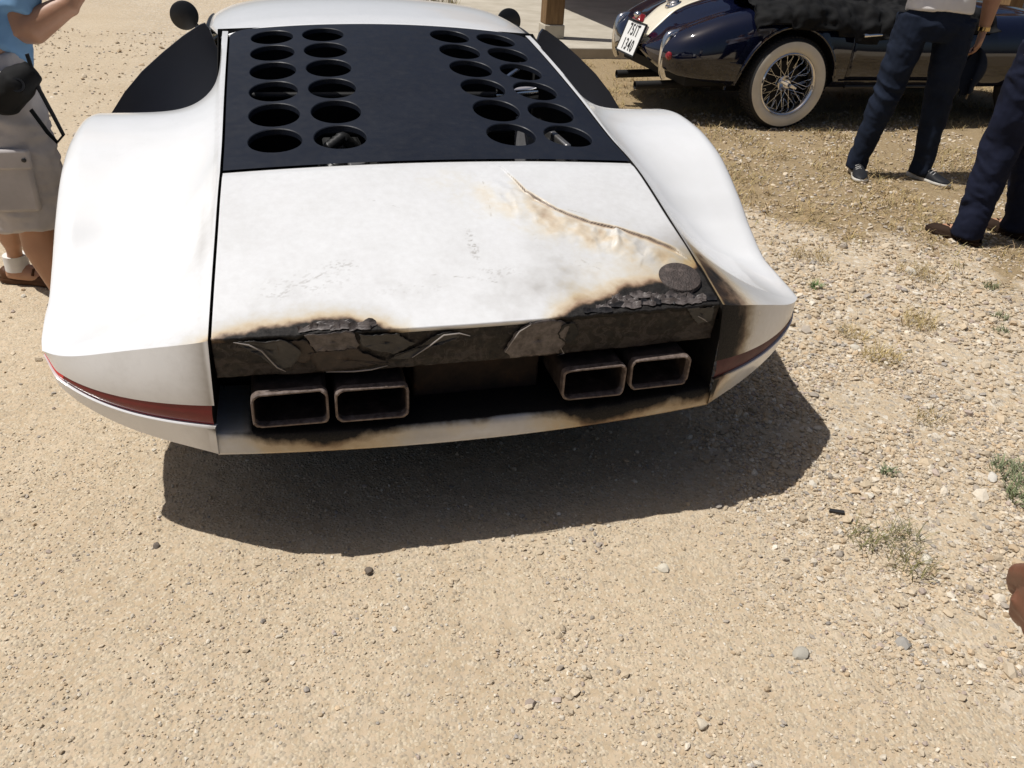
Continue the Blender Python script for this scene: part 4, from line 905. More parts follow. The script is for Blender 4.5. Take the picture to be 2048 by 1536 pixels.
# wheels
def wire_wheel(cx, cy, s):
    c = (cx, cy, .318); ax = (0, s, 0)
    m = MB(); m.lathe([(.215, .062), (.228, .070), (.252, .080)], c, ax, 56); 
    t = MB(); t.lathe([(.21, -.07), (.262, -.084), (.300, -.074), (.314, -.055), (.318, -.03), (.318, .03), (.314, .050), (.304, .068), (.292, .079)], c, ax, 64); w = t.obj('wheel', M['tyre'], rd, auto=60)
    g_ = MB()
    for k in range(72):
        a = 2 * math.pi * k / 72; Mx = Matrix.Translation(c) @ Matrix.Rotation(a, 4, 'Y'); 
        for q in (-.044, 0, .044): g_.box((-.010, q - .015, .3165), (.006, q + .015, .3215), Mx)
    g_.obj('tread_blocks', M['tyre'], w, smooth=False)['kind'] = 'stuff'
    m = MB(); m.lathe([(.215, .064), (.222, .0735), (.245, .0835), (.272, .0845), (.293, .079)], c, ax, 64); m.obj('whitewall', M['whitewall'], w, auto=60)
    m = MB(); m.lathe([(.218, .060), (.219, .072), (.212, .077), (.204, .072), (.198, .050), (.190, .030), (.186, -.03), (.20, -.065)], c, ax, 64); m.obj('rim', M['chrome'], w, auto=50)
    m = MB(); m.lathe([(.001, .062), (.026, .060), (.036, .050), (.040, .030), (.055, .018), (.055, .008), (.044, -.02), (.06, -.04), (.06, -.06)], c, ax, 32); hb = m.obj('hub', M['chrome'], w, auto=40)
    m = MB(); m.lathe([(.001, -.062), (.13, -.062), (.15, -.03), (.15, -.025), (.001, -.025)], c, ax, 40); m.obj('brake_drum', M['bay'], w, auto=30)
    for q in (R(20), R(200)):
        Mx = Matrix.Translation(c) @ Matrix.Rotation(q, 4, 'Y'); yv = s * .066
        MB().add([Mx @ Vector(p) for p in ((.012, yv, -.016), (.075, yv, -.012), (.080, yv, .008), (.012, yv, .016), (.012, yv + s * .02, -.014), (.072, yv + s * .012, -.010), (.076, yv + s * .012, .006), (.012, yv + s * .02, .014))], [(3, 2, 1, 0), (4, 5, 6, 7), (0, 1, 5, 4), (1, 2, 6, 5), (2, 3, 7, 6), (3, 0, 4, 7)]).obj('spinner_ear', M['chrome'], w, bevel=.004)
    for k in range(48):
        a = 2 * math.pi * k / 48; out = k % 2; sk = (R(34) if (k // 2) % 2 else R(-34)); r0, h0 = (.046, .020) if out else (.055, -.045)
        p0 = (c[0] + r0 * math.cos(a + sk), c[1] + s * h0, c[2] + r0 * math.sin(a + sk)); hr = .020 if out else -.01
        p1 = (c[0] + .192 * math.cos(a), c[1] + s * hr, c[2] + .192 * math.sin(a)); MB().tube([p0, p1], .0021, 5, cap=False).obj('spoke', M['chrome'], w)
    return w
wire_wheel(3.17, RC - .735, -1)
for (cx, sd) in ((3.17, 1), (5.45, -1), (5.45, 1)):
    c = (cx, RC + sd * .70, .318); t = MB(); t.lathe([(.20, -.07), (.30, -.074), (.318, -.03), (.318, .03), (.304, .068), (.22, .08), (.2, .05), (.001, .04)], c, (0, sd, 0), 40); t.obj('wheel', M['tyre'], rd, auto=40)
# ---- loose cover over the cockpit: a thing that lies on the car
nx_, ny_ = 150, 130
xs_ = np.linspace(2.86, 4.9, nx_); q_ = np.linspace(-1, 1, ny_); CX = np.repeat(xs_[:, None], ny_, 1); Q = np.repeat(q_[None], nx_, 0)
CV = np.zeros((nx_, ny_, 3)); drop = .10 + .10 * fbm(xs_ * 2.2, 0 * xs_, 0, 301, 3) + .10 * np.exp(-((xs_ - 3.75) / .22) ** 2) - .05 * np.exp(-((xs_ - 3.0) / .15) ** 2)
for i, x in enumerate(xs_):
    s_ = section(float(x)); yr = s_[::-1, 0]; zr = s_[::-1, 1]; ln = np.concatenate([[0], np.cumsum(np.hypot(np.diff(yr), np.diff(zr)))])
    zr2 = zr + .03 * np.exp(-(yr / .5) ** 2)
    zst = float(np.max(zr)) - drop[i] - .04; kk = np.where((zr < zst) & (yr > .5))[0]; Lm = ln[kk[0]] if len(kk) else ln[-1] * .7
    a = np.abs(q_) * Lm; CV[i, :, 0] = x; CV[i, :, 1] = RC + np.sign(q_) * (np.interp(a, ln, yr) + .010 * (np.abs(q_) > .6)); CV[i, :, 2] = np.interp(a, ln, zr2) + .012
fold = fbm(CX * 7 + Q * 5, Q * 9 - CX * 4, 0, 311, 4) - .45; fold2 = np.abs(fbm(CX * 5 - Q * 3, Q * 4 + CX * 2, 0, 317, 3) - .5)
sidew = sstep(.55, .9, np.abs(Q)); CV[..., 2] += (fold * .11 - fold2 * .07 + .04) * (1 - .6 * sidew); CV[..., 1] += np.sign(Q) * sidew * (fold * .07 - fold2 * .05 + .03)
CV[..., 0] += (fbm(Q * 6, CX * 3, 0, 331) - .5) * .10 * (np.exp(-((CX - 2.86) / .15)))
cv = grid_mesh('car_cover', CV); fix_normals(cv); o = link('car_cover', cv, M['cover']); mo = o.modifiers.new('s', 'SOLIDIFY'); mo.thickness = .004; tag(o, 'rumpled black cloth cover draped over the roadster cockpit', 'car cover')
# ================================================================== people
def cloth_mat(name, col, rough=.85, var=.2, scale=7, weave=420):
    n = NT(name); f = n.noise(scale, 5); lo = tuple(c * (1 - var) for c in col); hi = tuple(c * (1 + var) for c in col)
    n.set(Base_Color=n.ramp(f, [(.3, lo), (.7, hi)]), Roughness=rough, Specular_IOR_Level=.12); n.bump(n.noise(weave, 2), .15, .001); return n.m
n = NT('tanned_skin'); f = n.noise(9, 5); n.set(Base_Color=n.ramp(f, [(.3, (.36, .185, .105)), (.7, (.45, .245, .15))]), Roughness=.5, Subsurface_Weight=.08, Subsurface_Scale=.008); n.bump(n.noise(180, 4), .15, .001); M['skin'] = n.m
n = NT('dark_tanned_skin'); f = n.noise(14, 5); n.set(Base_Color=n.ramp(f, [(.3, (.15, .062, .036)), (.7, (.23, .105, .065))]), Roughness=.5); n.bump(n.noise(150, 5), .3, .0015); M['skin_dark'] = n.m
M['denim'] = cloth_mat('dark_navy_trousers', (.012, .017, .031), var=.3); M['navytrouser'] = cloth_mat('navy_chinos', (.010, .0125, .027), var=.3)
M['whiteshirt'] = cloth_mat('white_shirt', (.76, .74, .72), var=.05); M['lavshirt'] = cloth_mat('pale_lavender_shirt', (.66, .66, .80), var=.05)
M['blueshirt'] = cloth_mat('light_blue_shirt', (.20, .36, .56), var=.12); M['shorts'] = cloth_mat('grey_cargo_cloth', (.44, .41, .40), var=.16)
M['hair'] = cloth_mat('grey_hair', (.16, .14, .12)); M['sneaker'] = cloth_mat('charcoal_sneaker', (.020, .021, .024), .55); M['sole'] = simple('white_sole', (.62, .60, .55), .6)
M['suede'] = cloth_mat('dark_brown_suede', (.030, .018, .012), .8); M['brownshoe'] = cloth_mat('brown_leather', (.085, .040, .020), .5); M['sock'] = cloth_mat('white_sock', (.72, .70, .66)); M['gold'] = simple('gold_watch', (.55, .38, .16), .25, 1.0)
M['lace'] = simple('pale_lace', (.45, .44, .42), .7); M['eye'] = simple('eye', (.03, .02, .015), .2)
def union(name, mb, voxel, mat, parent, smooth=6, wrinkle=0.0, wfreq=(9, 9, 9), seed=0, keep=None):
    me = mb.mesh(name, True, True); o = bpy.data.objects.new('tmp', me); COL.objects.link(o)
    m = o.modifiers.new('r', 'REMESH'); m.mode = 'VOXEL'; m.voxel_size = voxel; m.use_smooth_shade = True
    m = o.modifiers.new('s', 'SMOOTH'); m.factor = .5; m.iterations = smooth
    bpy.context.view_layer.update(); me2 = bpy.data.meshes.new_from_object(o.evaluated_get(bpy.context.evaluated_depsgraph_get())); bpy.data.objects.remove(o)
    me2.name = name
    if wrinkle:
        k = len(me2.vertices); co = np.zeros(k * 3); no = np.zeros(k * 3); me2.vertices.foreach_get('co', co); me2.vertices.foreach_get('normal', no); co = co.reshape(-1, 3); no = no.reshape(-1, 3)
        x, y, z = co.T; wx = fbm(z * 3 + x * 2, y * 3, x * 3, seed + 5, 2)
        h = 1 - 2.4 * np.abs(fbm(x * wfreq[0] + wx * 3 + z * 3, y * wfreq[1] - z * 3, z * wfreq[2] + wx * 4, seed, 3) - .5) - .75
        h2 = fbm(x * 26, y * 26, z * 34, seed + 9, 2) - .5
        co += no * (h * wrinkle + h2 * wrinkle * .3)[:, None]; me2.vertices.foreach_set('co', co.ravel()); me2.update()
    for p in me2.polygons: p.use_smooth = True
    me2.materials.clear(); return link(name, me2, mat, parent)
def hand(mb, w, d, out, thumb, curl=.5, size=1.0):
    """w wrist, d pointing to the fingers, out = back of the hand normal, thumb = direction of the thumb side"""
    w, d, out, th = Vector(w), Vector(d).normalized(), Vector(out).normalized(), Vector(thumb).normalized(); s = size
    mb.tube([w - d * .03 * s, w, w + d * .03 * s, w + d * .065 * s, w + d * .092 * s], [(.026 * s, .021 * s), (.028 * s, .020 * s), (.038 * s, .019 * s), (.042 * s, .017 * s), (.039 * s, .014 * s)], 14, ref=out)
    for i, (off, ln, sp) in enumerate(((.030, .072, .10), (.010, .082, .03), (-.010, .076, -.03), (-.029, .060, -.10))):
        b = w + d * (.085 - .004 * abs(i - 1)) * s + th * off * s; dd = (d + th * sp).normalized(); pts = [b]; a = 0; p = b
        for q, fr in enumerate((.46, .30, .24)):
            a += curl * (.7 + .25 * q); p = p + (dd * math.cos(a) - out * math.sin(a)) * ln * fr * s; pts.append(p)
        r = (.0095 - .0006 * i) * s; mb.tube(pts, [r * 1.08, r, r * .92, r * .75], 10, ref=th); mb.ball(pts[-1], r * .76, 8, 6); mb.ball(b + out * .003 * s, r * 1.15, 8, 6)
    t0 = w + d * .025 * s + th * .028 * s; t1 = t0 + (d * .7 + th * .65 - out * .25).normalized() * .038 * s; t2 = t1 + (d * .93 + th * .2 - out * .35).normalized() * .032 * s; t3 = t2 + (d * .95 - out * .4).normalized() * .024 * s
    mb.tube([t0 - d * .012 * s, t0, t1, t2, t3], [.013 * s, .0145 * s, .0115 * s, .0105 * s, .0085 * s], 10, ref=out); mb.ball(t3, .0086 * s, 8, 6)
def head(mb, c, f, parent_parts, skin):
    c, f = Vector(c), Vector(f).normalized(); l = Vector((0, 0, 1)).cross(f).normalized(); Mx = Matrix((tuple(f), tuple(l), (0, 0, 1))).transposed()
    mb.ball(c + Vector((0, 0, .02)), (.098, .076, .098), 20, 14, Mx); mb.ball(c + f * .018 - Vector((0, 0, .055)), (.070, .058, .068), 16, 10, Mx); mb.ball(c + f * .055 - Vector((0, 0, .095)), (.028, .030, .022), 12, 8, Mx)
    mb.tube([c + f * .088 + Vector((0, 0, .012)), c + f * .102 - Vector((0, 0, .012)), c + f * .112 - Vector((0, 0, .030)), c + f * .088 - Vector((0, 0, .036))], [.009, .012, .014, .012], 10)
    mb.tube([c + f * .082 + l * .022 - Vector((0, 0, .066)), c + f * .092 - Vector((0, 0, .066)), c + f * .082 - l * .022 - Vector((0, 0, .066))], [.006, .009, .006], 8)
    for s in (-1, 1): mb.ball(c + l * s * .076 - f * .008 - Vector((0, 0, .01)), (.018, .009, .032), 12, 8, Mx); mb.ball(c + f * .085 + l * s * .032 + Vector((0, 0, .026)), (.012, .022, .007), 10, 6, Mx)
    return Mx, l
def person(name, label, base, f, spec):
    """spec holds world joint positions; returns the thing"""
    t = thing(name, label, 'person', base); f = Vector(f).normalized(); l = Vector((0, 0, 1)).cross(f).normalized(); S = spec; skin = M[S.get('skin', 'skin')]
    mb = MB(); hl, hr = Vector(S['hips'][0]), Vector(S['hips'][1]); pv = (hl + hr) / 2; ch = Vector(S['chest']); nk = Vector(S['neck']); hd_ = Vector(S['head'])
    mb.tube([pv + Vector((0, 0, -.04)), pv + Vector((0, 0, .08)), (pv + ch) / 2, ch, nk - Vector((0, 0, .05)), nk], [(.16, .11), (.165, .115), (.15, .105), (.175, .115), (.11, .075), (.055, .055)], 20, ref=tuple(f))
    mb.tube([nk - Vector((0, 0, .03)), nk, hd_ - Vector((0, 0, .06))], [.062, .058, .055], 14)
    for i in (0, 1):
        h, k, a = Vector(S['hips'][i]), Vector(S['knees'][i]), Vector(S['ankles'][i]); fd = Vector(S['toes'][i]) - a; fd.z = 0; fd.normalize()
        mb.tube([h, h + (k - h) * .5, k, k + (a - k) * .28 - fd * .012, k + (a - k) * .7, a, a - Vector((0, 0, .05))], [.088, .074, .054, .057, .041, .036, .04], 16)
        if S.get('bare', True): mb.tube([a - fd * .04 - Vector((0, 0, .05)), a + fd * .05 - Vector((0, 0, .045)), a + fd * .14 - Vector((0, 0, .06))], [.032, .036, .028], 12)
        sh, e, w = [Vector(q) for q in S['arms'][i][:3]]
        mb.tube([nk - Vector((0, 0, .06)) + (sh - nk) * .4, sh, sh + (e - sh) * .5, e, e + (w - e) * .3, w], [.06, .058, .050, .046, .050, .030], 14)
        hd2 = S['arms'][i][3]; hand(mb, w, hd2['d'], hd2['out'], hd2['th'], hd2.get('curl', .45))
    Mx, lv = head(mb, hd_, f, None, skin)
    b = union('body', mb, S.get('voxel', .0085), skin, t, 3)
    hb = MB(); hb.ball(hd_ - f * .012 + Vector((0, 0, .035)), (.103, .085, .095), 24, 14, Mx); me = hb.mesh('hair'); bmh = bmesh.new(); bmh.from_mesh(me); c_ = hd_
    bmesh.ops.delete(bmh, geom=[v for v in bmh.verts if (v.co - c_).dot(f) > .045 and v.co.z < c_.z + .085 or v.co.z < c_.z - .03], context='VERTS')
    for v in bmh.verts: v.co += (v.co - c_).normalized() * .006 * float(fbm(v.co.x * 60, v.co.y * 60, v.co.z * 60, 4, 2))
    bmh.to_mesh(me); bmh.free(); link('hair', me, M['hair'], b)
    for s in (-1, 1): MB().ball(hd_ + f * .084 + lv * s * .032 + Vector((0, 0, .008)), .011, 10, 8).obj('eye', M['eye'], b)
    # upper garment
    g = MB(); hem = S.get('hem', .93)
    pb = Vector((pv.x, pv.y, hem)); ck = S.get('girth', 1.0)
    g.tube([pb, pb + (ch - pb) * .12, (pb + ch) / 2, ch, nk - Vector((0, 0, .045)), nk - Vector((0, 0, .012))], [(.182 * ck, .135 * ck), (.180 * ck, .135 * ck), (.168 * ck, .128 * ck), (.190, .135), (.125, .09), (.068, .066)], 24, ref=tuple(f))
    for i in (0, 1):
        sh, e, w = [Vector(q) for q in S['arms'][i][:3]]; sl = S.get('sleeve', .75); g.tube([nk - Vector((0, 0, .07)) + (sh - nk) * .4, sh, sh + (e - sh) * sl], [.085, .074, .066], 16)
    union('shirt', g, .011, M[S['shirt']], t, 3, .009, (7, 7, 12), S.get('seed', 1))
    return t, b
def legs_wear(name, t, S, mat, bottom, r, seed, wrinkle=.011, voxel=.010):
    g = MB(); pv = (Vector(S['hips'][0]) + Vector(S['hips'][1])) / 2; f = Vector(S['f']); wz = S.get('waist', 1.0)
    g.tube([pv + Vector((0, 0, -.10)), pv + Vector((0, 0, -.02)), Vector((pv.x, pv.y, wz - .06)), Vector((pv.x, pv.y, wz))], [(.12, .11), (.185, .135), (.172, .125), (.165, .12)], 24, ref=tuple(f))
    for i in (0, 1):
        h, k, a = Vector(S['hips'][i]), Vector(S['knees'][i]), Vector(S['ankles'][i])
        e = a if bottom < .2 else k; pts = [h + Vector((0, 0, .02)), h + (k - h) * .35, h + (k - h) * .75]
        if bottom < .2: pts += [k, k + (a - k) * .35, k + (a - k) * .75, a + Vector((0, 0, .015)), a - Vector((0, 0, S.get('hemdrop', .05)))]
        else: q = (h.z - bottom) / (h.z - k.z); pts += [h + (k - h) * q]
        g.tube(pts, r[:len(pts)], 18)
    return union(name, g, voxel, M[mat], t, 3, wrinkle, (6, 6, 11), seed)
def shoe(t, a, toe, kind, mat, name='shoe'):
    a, toe = Vector(a), Vector(toe); d = toe - a; d.z = 0; d.normalize(); s = Vector((-d.y, d.x, 0)); heel = Vector((a.x, a.y, 0)) - d * .075; ln = .285
    N, K = 22, 14; P = []; T = []
    for i in range(N):
        q = i / (N - 1); w = np.interp(q, [0, .06, .2, .45, .7, .88, .97, 1], [.012, .030, .034, .034, .047, .042, .024, .010]); top = np.interp(q, [0, .05, .2, .38, .55, .75, .92, 1], [.06, .078, .080, .085, .066, .050, .040, .028]) if kind == 'sneaker' else np.interp(q, [0, .05, .2, .4, .55, .75, .92, 1], [.05, .062, .055, .046, .060, .052, .042, .028])
        side = .006 * math.sin(q * 3.1); ring = []
        for k in range(K):
            w_ = math.pi * k / (K - 1); ring.append(heel + d * ln * q + s * (math.cos(w_) * w + side) + Vector((0, 0, .016 + (top - .016) * math.sin(w_) ** .75)))
        P.append(ring)
    o = part(name, np.array([[tuple(v) for v in r_] for r_ in P]), M[mat], t); fix_normals(o.data)
    S2 = []
    for z, gsc in ((.001, .92), (.008, 1.06), (.018, 1.05), (.022, .99)):
        ring = []
        for i in list(range(N)) + list(range(N - 1, -1, -1)):
            sg = 1 if len(ring) < N else -1; q = i / (N - 1); w = np.interp(q, [0, .06, .2, .45, .7, .88, .97, 1], [.014, .031, .035, .034, .048, .043, .026, .010]); ring.append(tuple(heel + d * ((ln + .008) * (q - .5) * (1 + (gsc - 1) * .3) + ln * .5) + s * (sg * w * gsc + .006 * math.sin(q * 3.1)) + Vector((0, 0, z + (.008 if kind == 'sneaker' and z > .01 and q < .25 else 0)))))
        S2.append(ring)
    so = part('sole', np.array(S2), M['sole' if kind == 'sneaker' else mat], o, close_v=True); fix_normals(so.data)
    if kind == 'sneaker':
        for i in range(4):
            q = .42 + .065 * i; top = np.interp(q, [.38, .55, .75], [.085, .066, .050]) + .003; c = heel + d * ln * q; MB().tube([c + s * .022 + Vector((0, 0, top - .012)), c + Vector((0, 0, top)), c - s * .022 + Vector((0, 0, top - .012))], .0028, 6).obj('lace', M['lace'], o)
    else:
        c = heel + d * ln * .52; MB().tube([c + s * .034 + Vector((0, 0, .045)), c + s * .018 + Vector((0, 0, .064)), c - s * .018 + Vector((0, 0, .064)), c - s * .034 + Vector((0, 0, .045))], .005, 8).obj('strap', M[mat], o)
        for sg in (-1, 1): MB().tube([c, c + d * .02 + s * sg * .02 + Vector((0, 0, .066)), c + d * .035 + s * sg * .01 + Vector((0, 0, .062))], .003, 6).obj('lace', M[mat], o)
    return o
# ---- man between the cars, facing the camera
f2 = Vector((-.45, -.89, 0)); 
S = dict(f=f2, hips=((3.185, 2.56, .90), (3.385, 2.46, .90)), knees=((3.105, 2.54, .47), (3.42, 2.46, .46)), ankles=((3.06, 2.58, .095), (3.425, 2.44, .095)), toes=((2.97, 2.38, 0), (3.50, 2.20, 0)), chest=(3.30, 2.54, 1.25), neck=(3.30, 2.55, 1.46), head=(3.29, 2.53, 1.62), hem=.945, waist=1.0, seed=3, bare=False, hemdrop=.060, shirt='whiteshirt', girth=1.02,
         arms=(((3.12, 2.63, 1.40), (3.03, 2.60, 1.14), (3.16, 2.40, 1.22), dict(d=(.8, -.4, .3), out=(-.3, -.8, .2), th=(0, 0, 1))), ((3.50, 2.46, 1.40), (3.585, 2.47, 1.12), (3.575, 2.45, .865), dict(d=(-.12, -.05, -1), out=(.85, -.45, 0), th=(-.45, -.85, 0), curl=.55))))
p2, b2 = person('person', 'man in white top and dark navy trousers with grey sneakers, standing before the roadster', (3.27, 2.5, 0), f2, S)
legs_wear('trousers', p2, S, 'denim', .05, [.106, .098, .090, .082, .074, .064, .062, .068], 31, .018, .008)
for i in (0, 1): shoe(p2, S['ankles'][i], S['toes'][i], 'sneaker', 'sneaker')
m = MB(); m.lathe([(.030, -.011), (.0335, -.011), (.0335, .011), (.030, .011)], (3.5755, 2.451, .872), (.02, .04, 1), 24); m.obj('watch', M['gold'], p2, auto=30)
MB().tube([(3.568, 2.415, .872), (3.567, 2.411, .872)], .0001, 6)
# what he holds: a dark cap hanging from the hand
xs_ = np.linspace(-1, 1, 22); zs_ = np.linspace(0, 1, 24); A, B = np.meshgrid(xs_, zs_, indexing='ij')
wd = .018 + .045 * np.sin(np.clip(B * 1.15, 0, 1) * math.pi) ** .7 + .01 * B; CL = np.stack([3.558 + .03 * B + A * wd * .86 + .012 * np.sin(A * 5 + B * 4), 2.435 + .02 * np.cos(A * 3.0 + B * 3) - A * wd * .3, .775 - .26 * B + .02 * A * B], -1)
o = part('folded_cap', CL, M['denim'], None, thick=.008); tag(o, 'dark blue cloth cap hanging from the hand of the man before the roadster', 'cap')
MB().tube([(3.575, 2.42, .60), (3.583, 2.418, .54), (3.578, 2.42, .485)], [.004, .006, .007], 8, sq=.4).obj('strap', M['tan'], o)
# ---- man at the right edge, seen from behind
f3 = Vector((-.2, .98, 0))
S = dict(f=f3, hips=((3.01, 1.42, .92), (3.20, 1.45, .92)), knees=((2.975, 1.46, .49), (3.215, 1.50, .49)), ankles=((2.905, 1.41, .085), (3.245, 1.45, .085)), toes=((2.80, 1.70, 0), (3.17, 1.75, 0)), chest=(3.06, 1.42, 1.27), neck=(3.06, 1.44, 1.48), head=(3.055, 1.47, 1.65), hem=.985, waist=1.02, seed=8, shirt='lavshirt',
         arms=(((2.86, 1.42, 1.42), (2.90, 1.30, 1.16), (3.0, 1.52, 1.14), dict(d=(.5, .8, .1), out=(-.6, .3, .3), th=(0, .2, 1))), ((3.26, 1.46, 1.42), (3.33, 1.36, 1.14), (3.2, 1.58, 1.14), dict(d=(-.5, .8, .1), out=(.6, .3, .3), th=(0, .2, 1)))))
p3, b3 = person('person', 'man in navy chinos and brown suede loafers, cut off by the right edge', (3.08, 1.44, 0), f3, S)
legs_wear('trousers', p3, S, 'navytrouser', .05, [.122, .112, .100, .094, .086, .076, .072, .078], 41, .020, .008)
for i in (0, 1): shoe(p3, S['ankles'][i], S['toes'][i], 'loafer', 'suede')
MB().box((2.862, 1.37, .94), (2.872, 1.41, .99)).obj('belt_clip', M['black'], p3, bevel=.004)
MB().tube([(2.866, 1.385, .95), (2.862, 1.385, .92), (2.863, 1.39, .90)], [.004, .010, .007], 8).obj('keys', M['chrome'], p3)
# ---- man at the left edge in shorts
f1 = Vector((.95, .30, 0))
S = dict(f=f1, hips=((-1.305, 1.22, .86), (-1.235, 1.035, .86)), knees=((-1.385, 1.38, .44), (-1.205, 1.02, .43)), ankles=((-1.445, 1.525, .085), (-1.155, 1.01, .085)), toes=((-1.25, 1.46, 0), (-.95, 1.05, 0)), chest=(-1.23, 1.32, 1.20), neck=(-1.25, 1.40, 1.40), head=(-1.25, 1.46, 1.56), hem=.885, waist=.93, seed=12, shirt='blueshirt', sleeve=.80,
         arms=(((-1.32, 1.54, 1.33), (-1.28, 1.56, 1.06), (-1.06, 1.40, 1.12), dict(d=(.8, -.2, .4), out=(0, .8, -.2), th=(0, 0, 1))), ((-1.05, 1.21, 1.32), (-1.165, 1.09, .955), (-.985, 1.12, 1.06), dict(d=(.35, .25, .85), out=(.3, -.9, .1), th=(-.8, -.1, .4), curl=.6))))
p1, b1 = person('person', 'man in light blue shirt and grey cargo shorts beside the left fender', (-1.3, 1.2, 0), f1, S)
sh = legs_wear('cargo_shorts', p1, S, 'shorts', .415, [.128, .126, .122, .118], 51, .025, .008)
for k, (yy, zz) in enumerate(((.905, .60),)):
    g = MB(); g.box((-1.275, .893, .49), (-1.145, .925, .655), Matrix.Rotation(0, 4, 'Z')); pk = g.obj('cargo_pocket', M['shorts'], sh, bevel=.012); MB().box((-1.282, .882, .625), (-1.138, .905, .685)).obj('pocket_flap', M['shorts'], pk, bevel=.008)
    for xx in (-1.265, -1.155): MB().ball((xx, .880, .655), (.007, .003, .007), 10, 6).obj('button', M['black'], pk)
MB().tube([(-1.33, .91, .38), (-1.325, .90, .86)], .004, 6).obj('side_seam', M['shorts'], sh)
for i in (0, 1):
    shoe(p1, S['ankles'][i], S['toes'][i], 'loafer', 'brownshoe'); a = Vector(S['ankles'][i]); MB().tube([a - Vector((0, 0, .03)), a + Vector((0, 0, .012)), a + Vector((0, 0, .030))], [.044, .043, .043], 16).obj('sock', M['sock'], p1)
# his camera pouch
g = MB(); g.tube([(-1.185, .925, .80), (-1.18, .90, .82), (-1.12, .895, .875), (-1.075, .905, .905)], [(.03, .03), (.055, .05), (.065, .05), (.035, .03)], 14); pc = union('camera_pouch', g, .008, M['cover'], None, 3, .006, (14, 14, 14), 61)
tag(pc, 'black camera pouch slung at the waist of the man in shorts', 'pouch')
m = MB(); m.lathe([(.014, .002), (.019, 0), (.019, .012), (.014, .012)], (-1.115, .85, .875), (.1, -1, .3), 20); m.obj('snap_ring', M['black'], pc, auto=30)
m = MB()
loop = [(-1.085, .90, .95), (-1.075, .895, .86), (-1.05, .89, .78), (-1.035, .89, .725), (-1.055, .885, .705), (-1.075, .885, .735), (-1.105, .885, .80)]
m.tube(loop, [(.004, .016)] * 7, 8, ref=(0, 1, 0)); m.obj('strap', M['cover'], pc)
# ---- owner of the hand at the right edge
f4 = Vector((-.35, .93, 0))
S = dict(f=f4, hips=((.60, -1.50, .90), (.78, -1.44, .90)), knees=((.60, -1.50, .48), (.79, -1.44, .48)), ankles=((.60, -1.54, .085), (.80, -1.48, .085)), toes=((.53, -1.30, 0), (.72, -1.24, 0)), chest=(.70, -1.48, 1.25), neck=(.70, -1.48, 1.47), head=(.69, -1.46, 1.64), hem=.93, waist=1.0, seed=21, bare=False, shirt='whiteshirt', skin='skin_dark', voxel=.006,
         arms=(((.50, -1.50, 1.40), (.43, -1.42, 1.10), (.430, -1.330, .752), dict(d=(.16, .10, -1), out=(-.90, .05, -.05), th=(-.15, .95, .1), curl=.36)), ((.90, -1.43, 1.40), (.95, -1.42, 1.10), (.95, -1.36, .84), dict(d=(0, .15, -1), out=(.9, .2, 0), th=(-.2, .9, 0)))))
p4, b4 = person('person', 'person at the lower right edge of whom only a tanned hand shows', (.69, -1.47, 0), f4, S)
legs_wear('trousers', p4, S, 'denim', .05, [.106, .096, .082, .076, .074, .072, .072, .070], 71)
for i in (0, 1): shoe(p4, S['ankles'][i], S['toes'][i], 'sneaker', 'sneaker')
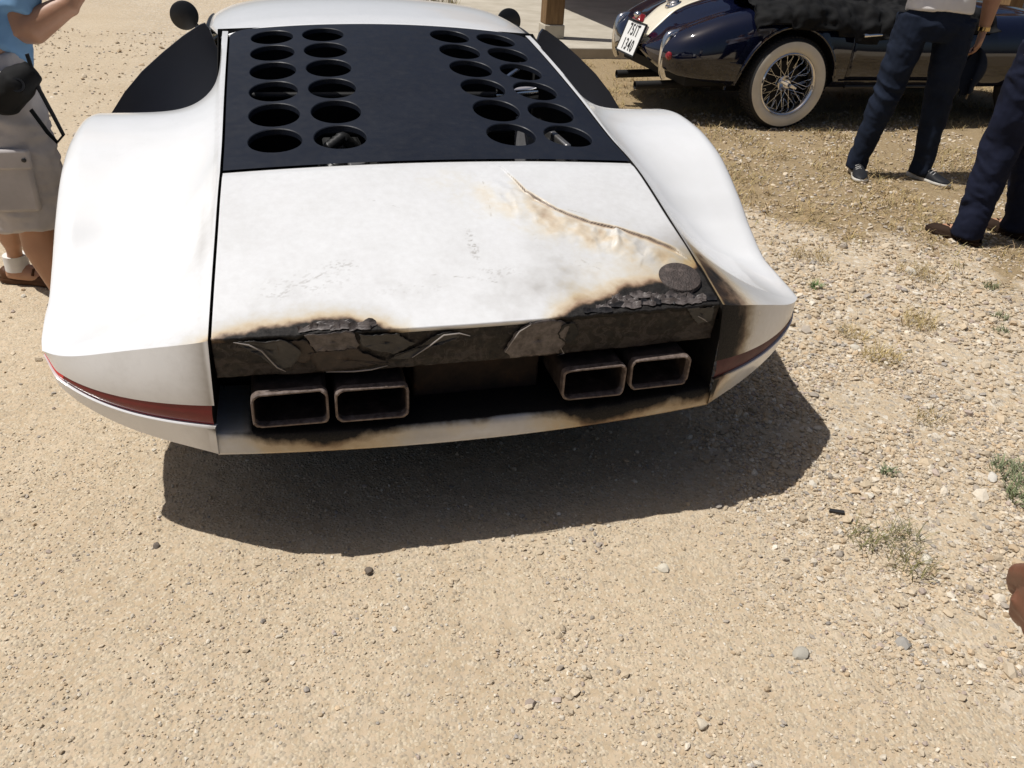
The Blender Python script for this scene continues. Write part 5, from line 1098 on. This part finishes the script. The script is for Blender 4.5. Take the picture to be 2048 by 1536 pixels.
# ================================================================== porch with wooden post, beyond
n = NT('concrete_slab'); f = n.noise(3, 6, .65); d = n.noise(60, 5); n.set(Base_Color=n.ramp(f, [(.3, (.36, .32, .25)), (.7, (.50, .455, .375))]), Roughness=.9); n.bump(d, .3, .003); M['slab'] = n.m
n = NT('brown_timber'); co = n.n('ShaderNodeMapping'); co.inputs['Scale'].default_value = (9, 9, .7); n.l(n.coord(), co.inputs[0]); f = n.noise(6, 6, .65, co.outputs[0]); n.set(Base_Color=n.ramp(f, [(.3, (.115, .062, .024)), (.7, (.24, .145, .062))]), Roughness=.75); n.bump(f, .4, .004); M['timber'] = n.m
M['asphalt'] = simple('dark_asphalt', (.055, .053, .05), .9, bump=.4, bscale=90)
s_ = MB().box((1.7, 6.60, -.1), (14, 13, .10)).obj('concrete_porch', M['slab'], None, smooth=False, bevel=.01); tag(s_, 'pale concrete slab', None, None, 'structure')
def post(x, y, label):
    t = thing('timber_post', label, 'post', (x, y, .10), 'posts of the porch'); MB().box((x - .112, y - .112, .10), (x + .112, y + .112, .238)).obj('stone_base', M['slab'], t, bevel=.01); MB().box((x - .10, y - .10, .24), (x + .10, y + .10, 2.70)).obj('shaft', M['timber'], t, bevel=.008)
post(2.48, 7.26, 'square brown timber post on a pale base behind the white car roof')
post(5.4, 7.26, 'square brown timber porch post behind the cockpit of the roadster')
post(8.3, 7.26, 'square brown timber porch post farthest right, beyond the nose of the roadster')
rf = thing('porch_roof', 'timber porch roof carried on posts, its shade falling on the slab', 'roof', (6, 10, 2.7))
MB().box((2.2, 7.18, 2.70), (9.5, 7.34, 2.90)).obj('beam', M['timber'], rf, bevel=.01)
MB().box((2.2, 8.30, 2.92), (12.5, 14, 3.0)).obj('deck_boards', M['timber'], rf, smooth=False)
for k in range(7): MB().box((2.6 + k * 1.1, 7.0, 2.905), (2.68 + k * 1.1, 8.32, 2.98)).obj('rafter', M['timber'], rf, smooth=False)
# dry shrub tips seen just over the roof
for i, (x, y, h) in enumerate(((1.55, 8.9, .5), (1.25, 9.3, .4))):
    rg9 = np.random.default_rng(900 + i); m_ = 120; r = .22 * np.sqrt(rg9.uniform(0, 1, m_)); a = rg9.uniform(0, 6.28, m_)
    v, f, c = blades(x + r * np.cos(a), y + r * np.sin(a), h * rg9.uniform(.4, 1, m_), rg9.uniform(.1, .6, m_), np.array([(.20, .17, .08)]) * rg9.uniform(.6, 1.4, (m_, 1)), rg9, .006)
    me = mesh('dry_shrub', v, f, False); paint(me, 'col', np.clip(c, .01, .6)); tag(link('dry_shrub', me, M['blade']), ('dry shrub peeping over the white roof, nearer the post', 'dry shrub peeping over the middle of the white roof')[i], 'shrub')
